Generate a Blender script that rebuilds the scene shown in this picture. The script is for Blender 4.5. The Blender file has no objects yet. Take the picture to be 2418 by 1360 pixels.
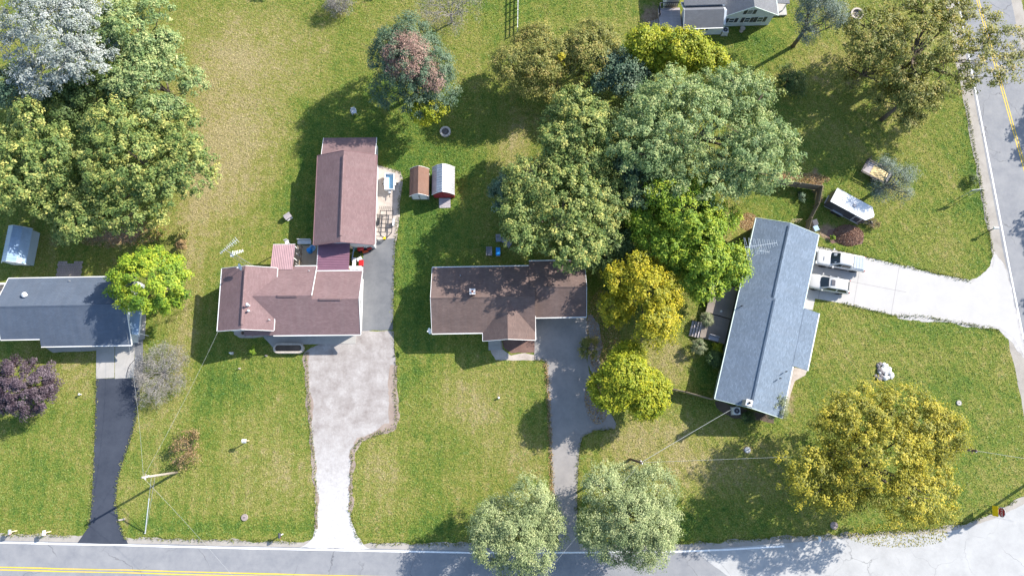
import bpy, math, random
import numpy as np
from mathutils import Vector, Matrix

R = math.radians
rng = np.random.default_rng(7)
random.seed(11)
SC = bpy.context.scene
COL = SC.collection

# ------------------------------------------------------------------ camera
FPX, CAMH = 1612.0, 80.0
TILT = math.atan(320 / FPX)
cam_d = bpy.data.cameras.new('camera'); cam = bpy.data.objects.new('camera', cam_d); COL.objects.link(cam)
cam.location = (0, 0, CAMH); cam.rotation_euler = (TILT, 0, 0)
cam_d.sensor_width = 36; cam_d.lens = 36 * FPX / 2418; cam_d.clip_end = 3000
SC.camera = cam

# ------------------------------------------------------------------ sky and sun
SUN_EL, SUN_AZ = R(33.5), R(30.5)          # azimuth measured from +X towards +Y
SUNV = Vector((math.cos(SUN_EL) * math.cos(SUN_AZ), math.cos(SUN_EL) * math.sin(SUN_AZ), math.sin(SUN_EL)))
W = bpy.data.worlds.new('World'); SC.world = W; W.use_nodes = True
_n = W.node_tree.nodes; _l = W.node_tree.links; _n.clear()
_sky = _n.new('ShaderNodeTexSky'); _sky.sky_type = 'NISHITA'; _sky.sun_disc = False
_sky.sun_elevation = SUN_EL; _sky.sun_rotation = math.pi / 2 - SUN_AZ
_sky.air_density = 1.0; _sky.dust_density = 0.6; _sky.ozone_density = 1.0
_bg = _n.new('ShaderNodeBackground'); _bg.inputs[1].default_value = 0.145
_wo = _n.new('ShaderNodeOutputWorld')
_l.new(_sky.outputs[0], _bg.inputs[0]); _l.new(_bg.outputs[0], _wo.inputs[0])
sun_d = bpy.data.lights.new('sun', 'SUN'); sun_d.energy = 4.6; sun_d.angle = R(0.5); sun_d.color = (1.0, 0.945, 0.86)
sun = bpy.data.objects.new('sun', sun_d); COL.objects.link(sun)
sun.rotation_euler = (-SUNV).to_track_quat('-Z', 'Y').to_euler(); sun.location = (60, 40, 60)
SC.view_settings.view_transform = 'Standard'; SC.view_settings.look = 'None'
SC.view_settings.exposure = 1.24; SC.view_settings.gamma = 1.0
SC.render.engine = 'CYCLES'
SC.cycles.max_bounces = 5; SC.cycles.diffuse_bounces = 3; SC.cycles.glossy_bounces = 2
SC.cycles.transmission_bounces = 3; SC.cycles.transparent_max_bounces = 4
SC.cycles.use_denoising = True

# ------------------------------------------------------------------ photo pixel -> point at height z
def G(px, py, z=0.0):
    dx, dy = px - 1209.0, 680.0 - py
    d = (dx, math.sin(TILT) * FPX + math.cos(TILT) * dy, -math.cos(TILT) * FPX + math.sin(TILT) * dy)
    s = (z - CAMH) / d[2]
    return Vector((d[0] * s, d[1] * s, z))
def scale_at(p):                            # photo pixels per metre at a point
    return FPX / (p.y * math.sin(TILT) + (CAMH - p.z) * math.cos(TILT))

# ------------------------------------------------------------------ materials
MATS = {}
def nodes(name):
    m = bpy.data.materials.new(name); m.use_nodes = True
    nt = m.node_tree; nt.nodes.clear()
    return m, nt
class NT:
    def __init__(s, nt): s.nt = nt
    def n(s, t, **k):
        o = s.nt.nodes.new(t)
        for a, b in k.items(): setattr(o, a, b)
        return o
    def l(s, a, b): s.nt.links.new(a, b)
    def val(s, sock, v):
        if hasattr(v, 'is_output'): s.l(v, sock)
        else:
            if isinstance(v, (tuple, list)) and len(v) == 3 and sock.type == 'RGBA': v = (*v, 1)
            sock.default_value = v
    def noise(s, vec, scale, detail=3, rough=0.55, dist=0.0):
        o = s.n('ShaderNodeTexNoise'); s.l(vec, o.inputs['Vector'])
        o.inputs['Scale'].default_value = scale; o.inputs['Detail'].default_value = detail
        o.inputs['Roughness'].default_value = rough; o.inputs['Distortion'].default_value = dist
        return o.outputs['Fac']
    def ramp(s, fac, a, b, c0=0.0, c1=1.0):
        o = s.n('ShaderNodeMapRange'); o.inputs[1].default_value = a; o.inputs[2].default_value = b
        o.inputs[3].default_value = c0; o.inputs[4].default_value = c1; o.clamp = True
        s.l(fac, o.inputs[0]); return o.outputs[0]
    def mix(s, f, a, b, mode='MIX'):
        o = s.n('ShaderNodeMix', data_type='RGBA', blend_type=mode)
        s.val(o.inputs[0], f); s.val(o.inputs[6], a); s.val(o.inputs[7], b); return o.outputs[2]
    def math(s, op, a, b=0.0, clamp=False):
        o = s.n('ShaderNodeMath', operation=op); o.use_clamp = clamp
        s.val(o.inputs[0], a); s.val(o.inputs[1], b); return o.outputs[0]
    def attr(s, name, out='Fac'):
        o = s.n('ShaderNodeAttribute', attribute_name=name); return o.outputs[out]
    def pos(s): return s.n('ShaderNodeNewGeometry').outputs['Position']
    def obj(s): return s.n('ShaderNodeTexCoord').outputs['Object']
    def uv(s): return s.n('ShaderNodeTexCoord').outputs['UV']
    def bump(s, h, strength=0.3, dist=0.05):
        o = s.n('ShaderNodeBump'); o.inputs['Strength'].default_value = strength
        o.inputs['Distance'].default_value = dist; s.l(h, o.inputs['Height']); return o.outputs[0]
    def out(s, col, rough=0.8, spec=0.3, normal=None, metal=0.0, **k):
        p = s.n('ShaderNodeBsdfPrincipled'); s.val(p.inputs['Base Color'], col); s.val(p.inputs['Roughness'], rough)
        p.inputs['Specular IOR Level'].default_value = spec; p.inputs['Metallic'].default_value = metal
        for a, b in k.items(): s.val(p.inputs[a.replace('_', ' ')], b)
        if normal is not None: s.l(normal, p.inputs['Normal'])
        o = s.n('ShaderNodeOutputMaterial'); s.l(p.outputs[0], o.inputs[0]); return p

def plain(name, col, rough=0.6, var=0.18, scale=3.0, spec=0.3, metal=0.0, bump=0.0, detail=4):
    if name in MATS: return MATS[name]
    m, nt = nodes(name); t = NT(nt)
    f = t.noise(t.pos(), scale, detail, 0.65)
    f = t.ramp(f, 0.25, 0.75)
    dark = tuple(c * (1 - var) for c in col); lite = tuple(min(1, c * (1 + var)) for c in col)
    c = t.mix(f, dark, lite)
    nrm = t.bump(t.noise(t.pos(), scale * 6, 3), bump, 0.03) if bump else None
    t.out(c, rough, spec, nrm, metal)
    MATS[name] = m; return m

def shingle(name, col, var=0.2, row=0.145, wid=0.32, streak=0.06, stain=None):
    m, nt = nodes(name); t = NT(nt); uv = t.uv()
    b = t.n('ShaderNodeTexBrick'); t.l(uv, b.inputs['Vector'])
    b.inputs['Scale'].default_value = 1.0; b.inputs['Brick Width'].default_value = wid; b.inputs['Row Height'].default_value = row
    b.inputs['Mortar Size'].default_value = 0.012; b.inputs['Mortar Smooth'].default_value = 0.3; b.offset = 0.43
    t.val(b.inputs['Color1'], tuple(c * (1 - var) for c in col)); t.val(b.inputs['Color2'], tuple(c * (1 + var) for c in col))
    t.val(b.inputs['Mortar'], tuple(c * 0.45 for c in col))
    g = t.ramp(t.noise(uv, 26, 2, 0.8), 0.3, 0.7)                       # granules
    c = t.mix(0.5, b.outputs[0], t.mix(g, tuple(x * 0.62 for x in col), tuple(x * 1.38 for x in col)))
    big = t.ramp(t.noise(uv, 0.55, 4, 0.6), 0.3, 0.72)                  # weathering
    c = t.mix(t.math('MULTIPLY', big, 0.55), c, t.mix(0.5, tuple(x * 0.62 for x in col), stain or tuple(x * 0.7 for x in col)))
    sp = t.n('ShaderNodeMapping'); sp.inputs['Scale'].default_value = (2.2, 0.14, 1); t.l(uv, sp.inputs[0])
    st = t.ramp(t.noise(sp.outputs[0], 1.0, 3), 0.45, 0.75)
    c = t.mix(t.math('MULTIPLY', st, streak), c, (0.30, 0.28, 0.27))
    t.out(c, 0.93, 0.12, t.bump(t.math('ADD', b.outputs['Fac'], t.math('MULTIPLY', g, -0.8)), 0.6, 0.02))
    MATS[name] = m; return m

def siding(name, col, lap=0.13):
    m, nt = nodes(name); t = NT(nt); uv = t.uv()
    s = t.n('ShaderNodeSeparateXYZ'); t.l(uv, s.inputs[0])
    h = t.math('FRACT', t.math('DIVIDE', s.outputs[1], lap))
    line = t.ramp(h, 0.0, 0.12)
    n = t.ramp(t.noise(uv, 1.3, 4), 0.3, 0.7)
    c = t.mix(t.math('MULTIPLY', n, 0.3), col, tuple(x * 0.8 for x in col))
    t.out(c, 0.6, 0.3, t.bump(t.math('MULTIPLY', h, line), 0.7, 0.02))
    MATS[name] = m; return m

def leafmat(name, cols, transl=0.32, rough=0.55, spec=0.25):
    m, nt = nodes(name); t = NT(nt)
    a = t.n('ShaderNodeAttribute', attribute_name='tint'); sp = t.n('ShaderNodeSeparateColor'); t.l(a.outputs['Color'], sp.inputs[0])
    f = t.math('ADD', t.math('MULTIPLY', sp.outputs[0], 0.55), t.math('MULTIPLY', sp.outputs[1], 0.45))
    r = t.n('ShaderNodeValToRGB'); t.l(f, r.inputs[0]); e = r.color_ramp.elements
    k = len(cols)
    e[0].position = 0.12; e[0].color = (*cols[0], 1); e[1].position = 0.9; e[1].color = (*cols[-1], 1)
    for i in range(1, k - 1):
        x = e.new(0.12 + 0.78 * i / (k - 1)); x.color = (*cols[i], 1)
    c = r.outputs[0]
    p = t.n('ShaderNodeBsdfPrincipled'); t.l(c, p.inputs['Base Color']); p.inputs['Roughness'].default_value = rough
    p.inputs['Specular IOR Level'].default_value = spec
    tr = t.n('ShaderNodeBsdfTranslucent'); t.l(t.mix(0.35, c, (0.55, 0.6, 0.08), 'MULTIPLY'), tr.inputs[0])
    tc = t.mix(1.0, c, (1.25, 1.3, 0.7), 'MULTIPLY'); t.l(tc, tr.inputs[0])
    mx = t.n('ShaderNodeMixShader'); mx.inputs[0].default_value = transl
    t.l(p.outputs[0], mx.inputs[1]); t.l(tr.outputs[0], mx.inputs[2])
    o = t.n('ShaderNodeOutputMaterial'); t.l(mx.outputs[0], o.inputs[0])
    MATS[name] = m; return m

def lawn_material():
    m, nt = nodes('lawn'); t = NT(nt); p = t.pos()
    dry, lush, worn = t.attr('dry'), t.attr('lush'), t.attr('worn')
    n1 = t.noise(p, 0.22, 5, 0.6, 0.6); n2 = t.noise(p, 1.1, 4, 0.65, 0.4); n3 = t.noise(p, 2.6, 4, 0.8); n4 = t.noise(p, 6.0, 3, 0.8)
    d = t.math('ADD', dry, t.math('MULTIPLY', t.math('SUBTRACT', n1, 0.5), 1.35))
    d = t.math('ADD', d, t.math('MULTIPLY', t.math('SUBTRACT', n2, 0.5), 1.25))
    d = t.math('ADD', d, t.math('MULTIPLY', t.math('SUBTRACT', n3, 0.5), 1.5))
    sx = t.n('ShaderNodeSeparateXYZ'); t.l(p, sx.inputs[0]); mow = t.math('SINE', t.math('ADD', t.math('MULTIPLY', t.math('ADD', sx.outputs[0], t.math('MULTIPLY', sx.outputs[1], t.attr('mow'))), 4.2), t.math('MULTIPLY', n1, 3.0)))
    d = t.math('ADD', d, t.math('MULTIPLY', mow, 0.07))
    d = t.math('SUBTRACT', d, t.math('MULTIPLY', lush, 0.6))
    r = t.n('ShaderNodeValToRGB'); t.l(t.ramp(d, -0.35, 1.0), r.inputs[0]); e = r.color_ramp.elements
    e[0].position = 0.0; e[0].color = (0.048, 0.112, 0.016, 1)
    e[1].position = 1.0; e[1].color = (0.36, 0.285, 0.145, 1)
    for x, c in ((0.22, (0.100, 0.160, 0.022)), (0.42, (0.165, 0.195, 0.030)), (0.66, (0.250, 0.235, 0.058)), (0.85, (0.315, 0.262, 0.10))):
        q = e.new(x); q.color = (*c, 1)
    c = r.outputs[0]
    g4 = t.ramp(n4, 0.30, 0.60)                                   # blades and gaps between them
    c = t.mix(t.math('MULTIPLY', t.math('SUBTRACT', 1.0, g4), 0.85), c, (0.030, 0.052, 0.012))
    c = t.mix(t.math('MULTIPLY', t.ramp(n4, 0.55, 0.75), 0.7), c, (0.36, 0.34, 0.15))
    # clover, dandelions and fallen leaves: small pale flecks
    v = t.n('ShaderNodeTexVoronoi'); v.inputs['Scale'].default_value = 1.5; v.inputs['Randomness'].default_value = 1.0; t.l(p, v.inputs['Vector'])
    fl = t.math('LESS_THAN', v.outputs['Distance'], 0.055)
    fl = t.math('MULTIPLY', fl, t.math('GREATER_THAN', n2, 0.52))
    c = t.mix(t.math('MULTIPLY', fl, 0.8), c, (0.42, 0.38, 0.24))
    soil = t.mix(t.ramp(n3, 0.3, 0.7), (0.16, 0.10, 0.065), (0.32, 0.24, 0.16))
    w = t.ramp(t.math('ADD', worn, t.math('MULTIPLY', t.math('SUBTRACT', n2, 0.5), 0.9)), 0.42, 0.7)
    c = t.mix(w, c, soil)
    h = t.math('ADD', t.math('MULTIPLY', n4, 0.6), n3)
    t.out(c, 0.9, 0.1, t.bump(h, 1.0, 0.14))
    MATS['lawn'] = m; return m

def paving(name, col, dark, light, patch=0.35, fleck=14, crack=None, crack_scale=0.16, rough=0.9, patch_scale=0.5, bump=0.35, wob=0.15, bleach=None):
    m, nt = nodes(name); t = NT(nt); p = t.pos()
    n1 = t.noise(p, patch_scale, 5, 0.62, wob); n2 = t.noise(p, 2.6, 4, 0.7); n3 = t.noise(p, fleck, 2, 0.8)
    c = t.mix(t.ramp(n1, 0.3, 0.7), dark, light); c = t.mix(patch, col, c)
    c = t.mix(t.math('MULTIPLY', t.ramp(n2, 0.35, 0.8), 0.35), c, light)
    c = t.mix(t.math('MULTIPLY', t.ramp(n3, 0.35, 0.7), 0.3), c, dark)
    if crack:
        w = t.n('ShaderNodeVectorMath', operation='ADD'); t.l(p, w.inputs[0])
        nn = t.n('ShaderNodeTexNoise'); nn.inputs['Scale'].default_value = 0.7; nn.inputs['Detail'].default_value = 4; t.l(p, nn.inputs['Vector'])
        sc = t.n('ShaderNodeVectorMath', operation='SCALE'); sc.inputs['Scale'].default_value = 1.6; t.l(nn.outputs['Color'], sc.inputs[0]); t.l(sc.outputs[0], w.inputs[1])
        v = t.n('ShaderNodeTexVoronoi', feature='DISTANCE_TO_EDGE'); v.inputs['Scale'].default_value = crack_scale; t.l(w.outputs[0], v.inputs['Vector'])
        k = t.ramp(v.outputs['Distance'], 0.002, 0.009, 1.0, 0.0)
        k = t.math('MULTIPLY', k, t.ramp(t.noise(p, 0.25, 2), 0.42, 0.6))
        c = t.mix(t.math('MULTIPLY', k, 0.6), c, crack)
    if bleach:
        sy = t.n('ShaderNodeSeparateXYZ'); t.l(p, sy.inputs[0])
        f = t.math('ADD', sy.outputs[1], t.math('MULTIPLY', t.math('SUBTRACT', t.noise(p, 0.9, 4, 0.7), 0.5), 9.0))
        c = t.mix(t.ramp(f, bleach[0], bleach[1]), c, t.mix(t.ramp(n2, 0.3, 0.7), bleach[2], bleach[3]))
    t.out(c, rough, 0.2, t.bump(n3, bump, 0.02))
    MATS[name] = m; return m

def wood(name, col, grey=0.4):
    m, nt = nodes(name); t = NT(nt); uv = t.obj()
    mp = t.n('ShaderNodeMapping'); mp.inputs['Scale'].default_value = (0.9, 9, 9); t.l(uv, mp.inputs[0])
    n = t.ramp(t.noise(mp.outputs[0], 1.6, 4, 0.6), 0.3, 0.7)
    oi = t.n('ShaderNodeObjectInfo')
    c = t.mix(n, tuple(x * 0.62 for x in col), tuple(x * 1.25 for x in col))
    c = t.mix(t.math('MULTIPLY', oi.outputs['Random'], grey), c, (0.2, 0.185, 0.17))
    t.out(c, 0.85, 0.15, t.bump(n, 0.3, 0.01)); MATS[name] = m; return m

def bark(name, col):
    return plain(name, col, 0.9, 0.35, 5.0, 0.1, bump=0.6)

def build_materials():
    lawn_material()
    shingle('shingle_mauve', (0.212, 0.139, 0.138), 0.24)
    shingle('shingle_brown', (0.165, 0.115, 0.10), 0.22, streak=0.06, stain=(0.06, 0.05, 0.05))
    shingle('shingle_slate', (0.100, 0.124, 0.165), 0.16, streak=0.06)
    shingle('shingle_blue', (0.168, 0.212, 0.270), 0.34, row=0.15, wid=0.3, streak=0.05)
    shingle('shingle_grey', (0.17, 0.175, 0.19), 0.18)
    shingle('shingle_rust', (0.21, 0.122, 0.09), 0.15)
    siding('siding_white', (0.62, 0.61, 0.59)); siding('siding_cream', (0.62, 0.60, 0.50)); siding('siding_pale', (0.58, 0.62, 0.66))
    siding('siding_sage', (0.36, 0.40, 0.30)); siding('siding_red', (0.30, 0.03, 0.035)); siding('siding_blue', (0.30, 0.38, 0.46))
    paving('asphalt_road', (0.20, 0.205, 0.22), (0.15, 0.155, 0.17), (0.29, 0.285, 0.28), 0.6, 16, (0.045, 0.045, 0.05), 0.15)
    paving('asphalt_fresh', (0.038, 0.045, 0.064), (0.024, 0.029, 0.042), (0.062, 0.07, 0.088), 0.5, 18)
    paving('asphalt_old', (0.125, 0.13, 0.142), (0.085, 0.09, 0.10), (0.20, 0.20, 0.20), 0.6, 16)
    paving('asphalt_grey', (0.235, 0.215, 0.205), (0.16, 0.155, 0.155), (0.33, 0.305, 0.285), 0.55, 16)
    paving('concrete', (0.36, 0.34, 0.315), (0.25, 0.24, 0.225), (0.40, 0.38, 0.355), 0.6, 12, (0.17, 0.15, 0.13), 0.22)
    paving('concrete_white', (0.41, 0.39, 0.365), (0.33, 0.32, 0.31), (0.44, 0.425, 0.41), 0.5, 12)
    paving('asphalt_overexposed', (0.345, 0.34, 0.335), (0.27, 0.268, 0.265), (0.43, 0.425, 0.415), 0.6, 14, (0.13, 0.13, 0.13), 0.2)  # road asphalt again, with overexposed sunlight put into its colour
    paving('gravel_tan', (0.275, 0.245, 0.23), (0.175, 0.145, 0.13), (0.42, 0.395, 0.375), 0.7, 4, bump=0.8, patch_scale=0.7, bleach=(1.0, -10.0, (0.36, 0.345, 0.335), (0.50, 0.485, 0.475)))
    paving('gravel_white', (0.38, 0.365, 0.355), (0.24, 0.22, 0.205), (0.50, 0.485, 0.475), 0.85, 5, bump=0.8, patch_scale=0.9)
    paving('gravel_shoulder', (0.30, 0.27, 0.235), (0.20, 0.18, 0.16), (0.40, 0.37, 0.33), 0.6, 12, bump=0.7)
    paving('gravel_mixed', (0.40, 0.33, 0.28), (0.2, 0.17, 0.15), (0.58, 0.52, 0.47), 0.6, 7, bump=0.9)
    paving('dirt_edge', (0.27, 0.205, 0.165), (0.17, 0.125, 0.10), (0.36, 0.30, 0.26), 0.7, 7, bump=0.8)
    paving('mulch', (0.15, 0.085, 0.07), (0.07, 0.042, 0.04), (0.25, 0.16, 0.13), 0.6, 9, bump=0.9)
    paving('dark_soil', (0.09, 0.065, 0.05), (0.05, 0.04, 0.03), (0.16, 0.12, 0.09), 0.6, 9, bump=0.9)
    paving('pavers', (0.27, 0.215, 0.20), (0.19, 0.15, 0.145), (0.36, 0.31, 0.29), 0.6, 9)
    wood('deck_wood', (0.27, 0.225, 0.19)); wood('deck_tan', (0.46, 0.36, 0.25), 0.2); wood('deck_grey', (0.40, 0.36, 0.37), 0.25); wood('fence_wood', (0.25, 0.195, 0.135), 0.5)
    bark('bark', (0.13, 0.105, 0.085)); bark('bark_pale', (0.42, 0.42, 0.40)); bark('twig_grey', (0.26, 0.24, 0.22)); bark('twig_brown', (0.22, 0.155, 0.115))
    plain('white_trim', (0.66, 0.65, 0.63), 0.5, 0.06); plain('white_paint', (0.72, 0.71, 0.69), 0.75, 0.12, 6); plain('yellow_paint', (0.62, 0.42, 0.03), 0.75, 0.15, 6)
    plain('pale_trim', (0.52, 0.60, 0.56), 0.5, 0.08); plain('mauve_trim', (0.20, 0.115, 0.115), 0.9, 0.15); plain('dark_gap', (0.02, 0.02, 0.022), 0.9)
    plain('metal_mauve', (0.20, 0.10, 0.135), 0.45, 0.10, 1.5, 0.4); plain('metal_rose', (0.36, 0.235, 0.24), 0.45, 0.12, 1.5, 0.4)
    plain('galvanised', (0.36, 0.37, 0.385), 0.45, 0.28, 1.4, 0.5, 0.35); plain('steel_blue', (0.22, 0.31, 0.42), 0.4, 0.15, 2, 0.5, 0.2)
    plain('black_steel', (0.025, 0.026, 0.03), 0.5, 0.2); plain('dark_panel', (0.045, 0.045, 0.058), 0.4, 0.12, 2, 0.4); plain('alu', (0.58, 0.59, 0.60), 0.35, 0.12, 4, 0.5, 0.6)
    plain('rubber', (0.02, 0.02, 0.021), 0.85, 0.2); plain('plastic_white', (0.60, 0.60, 0.60), 0.45, 0.06)
    plain('plastic_grey', (0.26, 0.255, 0.28), 0.5, 0.1); plain('plastic_blue', (0.015, 0.22, 0.58), 0.4, 0.1); plain('plastic_pale_blue', (0.30, 0.52, 0.68), 0.4, 0.1); plain('red_paint', (0.46, 0.02, 0.02), 0.35, 0.12, 4, 0.5)
    plain('orange_paint', (0.62, 0.10, 0.03), 0.4, 0.1); plain('pole_wood', (0.34, 0.29, 0.245), 0.9, 0.25, 4); plain('pole_dark', (0.10, 0.065, 0.05), 0.9, 0.25, 4)
    plain('wire', (0.28, 0.29, 0.29), 0.5); plain('wire_black', (0.03, 0.03, 0.03), 0.6); plain('stone', (0.40, 0.37, 0.335), 0.9, 0.28, 2.5, bump=0.4); plain('stone_pale', (0.40, 0.35, 0.30), 0.9, 0.25, 2.5, bump=0.4)
    plain('stone_white', (0.55, 0.535, 0.52), 0.9, 0.2, 6, bump=0.6); plain('stone_dark', (0.17, 0.155, 0.16), 0.9, 0.3, 3, bump=0.5); plain('brick_red', (0.27, 0.10, 0.07), 0.9, 0.25, 6); plain('ash', (0.20, 0.175, 0.16), 0.95, 0.4, 5, bump=0.6)
    plain('lumber', (0.62, 0.50, 0.33), 0.8, 0.2, 5); plain('straw', (0.60, 0.47, 0.25), 0.95, 0.35, 8, bump=0.6); plain('green_box', (0.05, 0.14, 0.08), 0.5)
    plain('clay', (0.32, 0.14, 0.10), 0.8, 0.2); plain('sign_red', (0.33, 0.012, 0.03), 0.4, 0.05); plain('sign_yellow', (0.72, 0.47, 0.01), 0.4, 0.05)
    plain('tail_red', (0.4, 0.01, 0.01), 0.25, 0.05); plain('lamp_clear', (0.6, 0.62, 0.63), 0.12, 0.05, spec=0.6)
    for nm, c, ro, sp in (('glass_dark', (0.018, 0.026, 0.03), 0.06, 0.7), ('window_glass', (0.05, 0.07, 0.09), 0.06, 0.7)):
        m, nt = nodes(nm); NT(nt).out(c, ro, sp); MATS[nm] = m
    m, nt = nodes('car_white'); NT(nt).out((0.55, 0.535, 0.51), 0.3, 0.4, None, 0.0, Coat_Weight=0.5, Coat_Roughness=0.08); MATS['car_white'] = m
    m, nt = nodes('car_silver'); NT(nt).out((0.48, 0.465, 0.44), 0.32, 0.45, None, 0.1, Coat_Weight=0.5, Coat_Roughness=0.08); MATS['car_silver'] = m
    plain('bed_cover', (0.33, 0.365, 0.40), 0.55, 0.06)
    L = leafmat
    L('leaf_maple', [(0.055, 0.105, 0.028), (0.130, 0.191, 0.052), (0.265, 0.308, 0.089), (0.542, 0.493, 0.147)])
    L('leaf_maple_pale', [(0.071, 0.129, 0.052), (0.161, 0.240, 0.093), (0.278, 0.349, 0.136), (0.492, 0.492, 0.219)])
    L('leaf_bright', [(0.069, 0.145, 0.017), (0.158, 0.260, 0.023), (0.285, 0.373, 0.033), (0.468, 0.468, 0.045)])
    L('leaf_lime', [(0.108, 0.167, 0.013), (0.216, 0.265, 0.017), (0.356, 0.362, 0.024), (0.497, 0.443, 0.032)])
    L('leaf_gold', [(0.14, 0.165, 0.016), (0.27, 0.27, 0.02), (0.43, 0.375, 0.022), (0.58, 0.45, 0.032)])
    L('leaf_olive', [(0.075, 0.097, 0.028), (0.164, 0.181, 0.045), (0.295, 0.282, 0.073), (0.451, 0.338, 0.113)])
    L('leaf_olive_gold', [(0.1, 0.115, 0.022), (0.22, 0.22, 0.032), (0.39, 0.345, 0.04), (0.58, 0.45, 0.055)])
    L('leaf_silver', [(0.12, 0.15, 0.12), (0.22, 0.25, 0.225), (0.32, 0.34, 0.32), (0.46, 0.47, 0.45)], 0.15)
    L('leaf_pine', [(0.091, 0.134, 0.055), (0.189, 0.238, 0.100), (0.305, 0.348, 0.159), (0.464, 0.476, 0.232)], 0.2)
    L('leaf_cedar', [(0.032, 0.069, 0.039), (0.064, 0.115, 0.066), (0.115, 0.170, 0.101), (0.184, 0.239, 0.143)], 0.15)
    L('leaf_dead', [(0.104, 0.065, 0.052), (0.208, 0.130, 0.111), (0.312, 0.195, 0.156), (0.390, 0.260, 0.195)], 0.1)
    L('leaf_plum', [(0.024, 0.014, 0.021), (0.053, 0.034, 0.045), (0.097, 0.069, 0.085), (0.161, 0.125, 0.141)], 0.12)
    L('leaf_spruce', [(0.052, 0.081, 0.065), (0.104, 0.143, 0.117), (0.169, 0.215, 0.169), (0.260, 0.293, 0.234)], 0.1)
    L('leaf_shrub', [(0.029, 0.058, 0.019), (0.065, 0.111, 0.034), (0.117, 0.169, 0.052), (0.182, 0.234, 0.078)])
    L('leaf_topiary', [(0.098, 0.130, 0.058), (0.182, 0.215, 0.111), (0.273, 0.293, 0.169), (0.390, 0.364, 0.260)])
    L('leaf_russet', [(0.130, 0.098, 0.039), (0.260, 0.176, 0.078), (0.390, 0.260, 0.130), (0.494, 0.364, 0.208)])
    L('leaf_grass', [(0.07, 0.115, 0.024), (0.13, 0.17, 0.036), (0.21, 0.215, 0.06), (0.33, 0.29, 0.12)], 0.2)
    L('leaf_litter', [(0.160, 0.080, 0.030), (0.300, 0.160, 0.060), (0.420, 0.280, 0.120), (0.500, 0.400, 0.250)], 0.1)
    L('leaf_twig', [(0.13, 0.115, 0.10), (0.20, 0.18, 0.16), (0.28, 0.26, 0.235), (0.36, 0.34, 0.32)], 0.0)
    L('leaf_lawn', [(0.062, 0.145, 0.026), (0.135, 0.205, 0.040), (0.240, 0.252, 0.078), (0.43, 0.355, 0.185)], 0.15)
    L('chips', [(0.160, 0.080, 0.055), (0.280, 0.150, 0.100), (0.380, 0.230, 0.160), (0.500, 0.360, 0.270)], 0.0)
build_materials()
M = MATS

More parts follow.
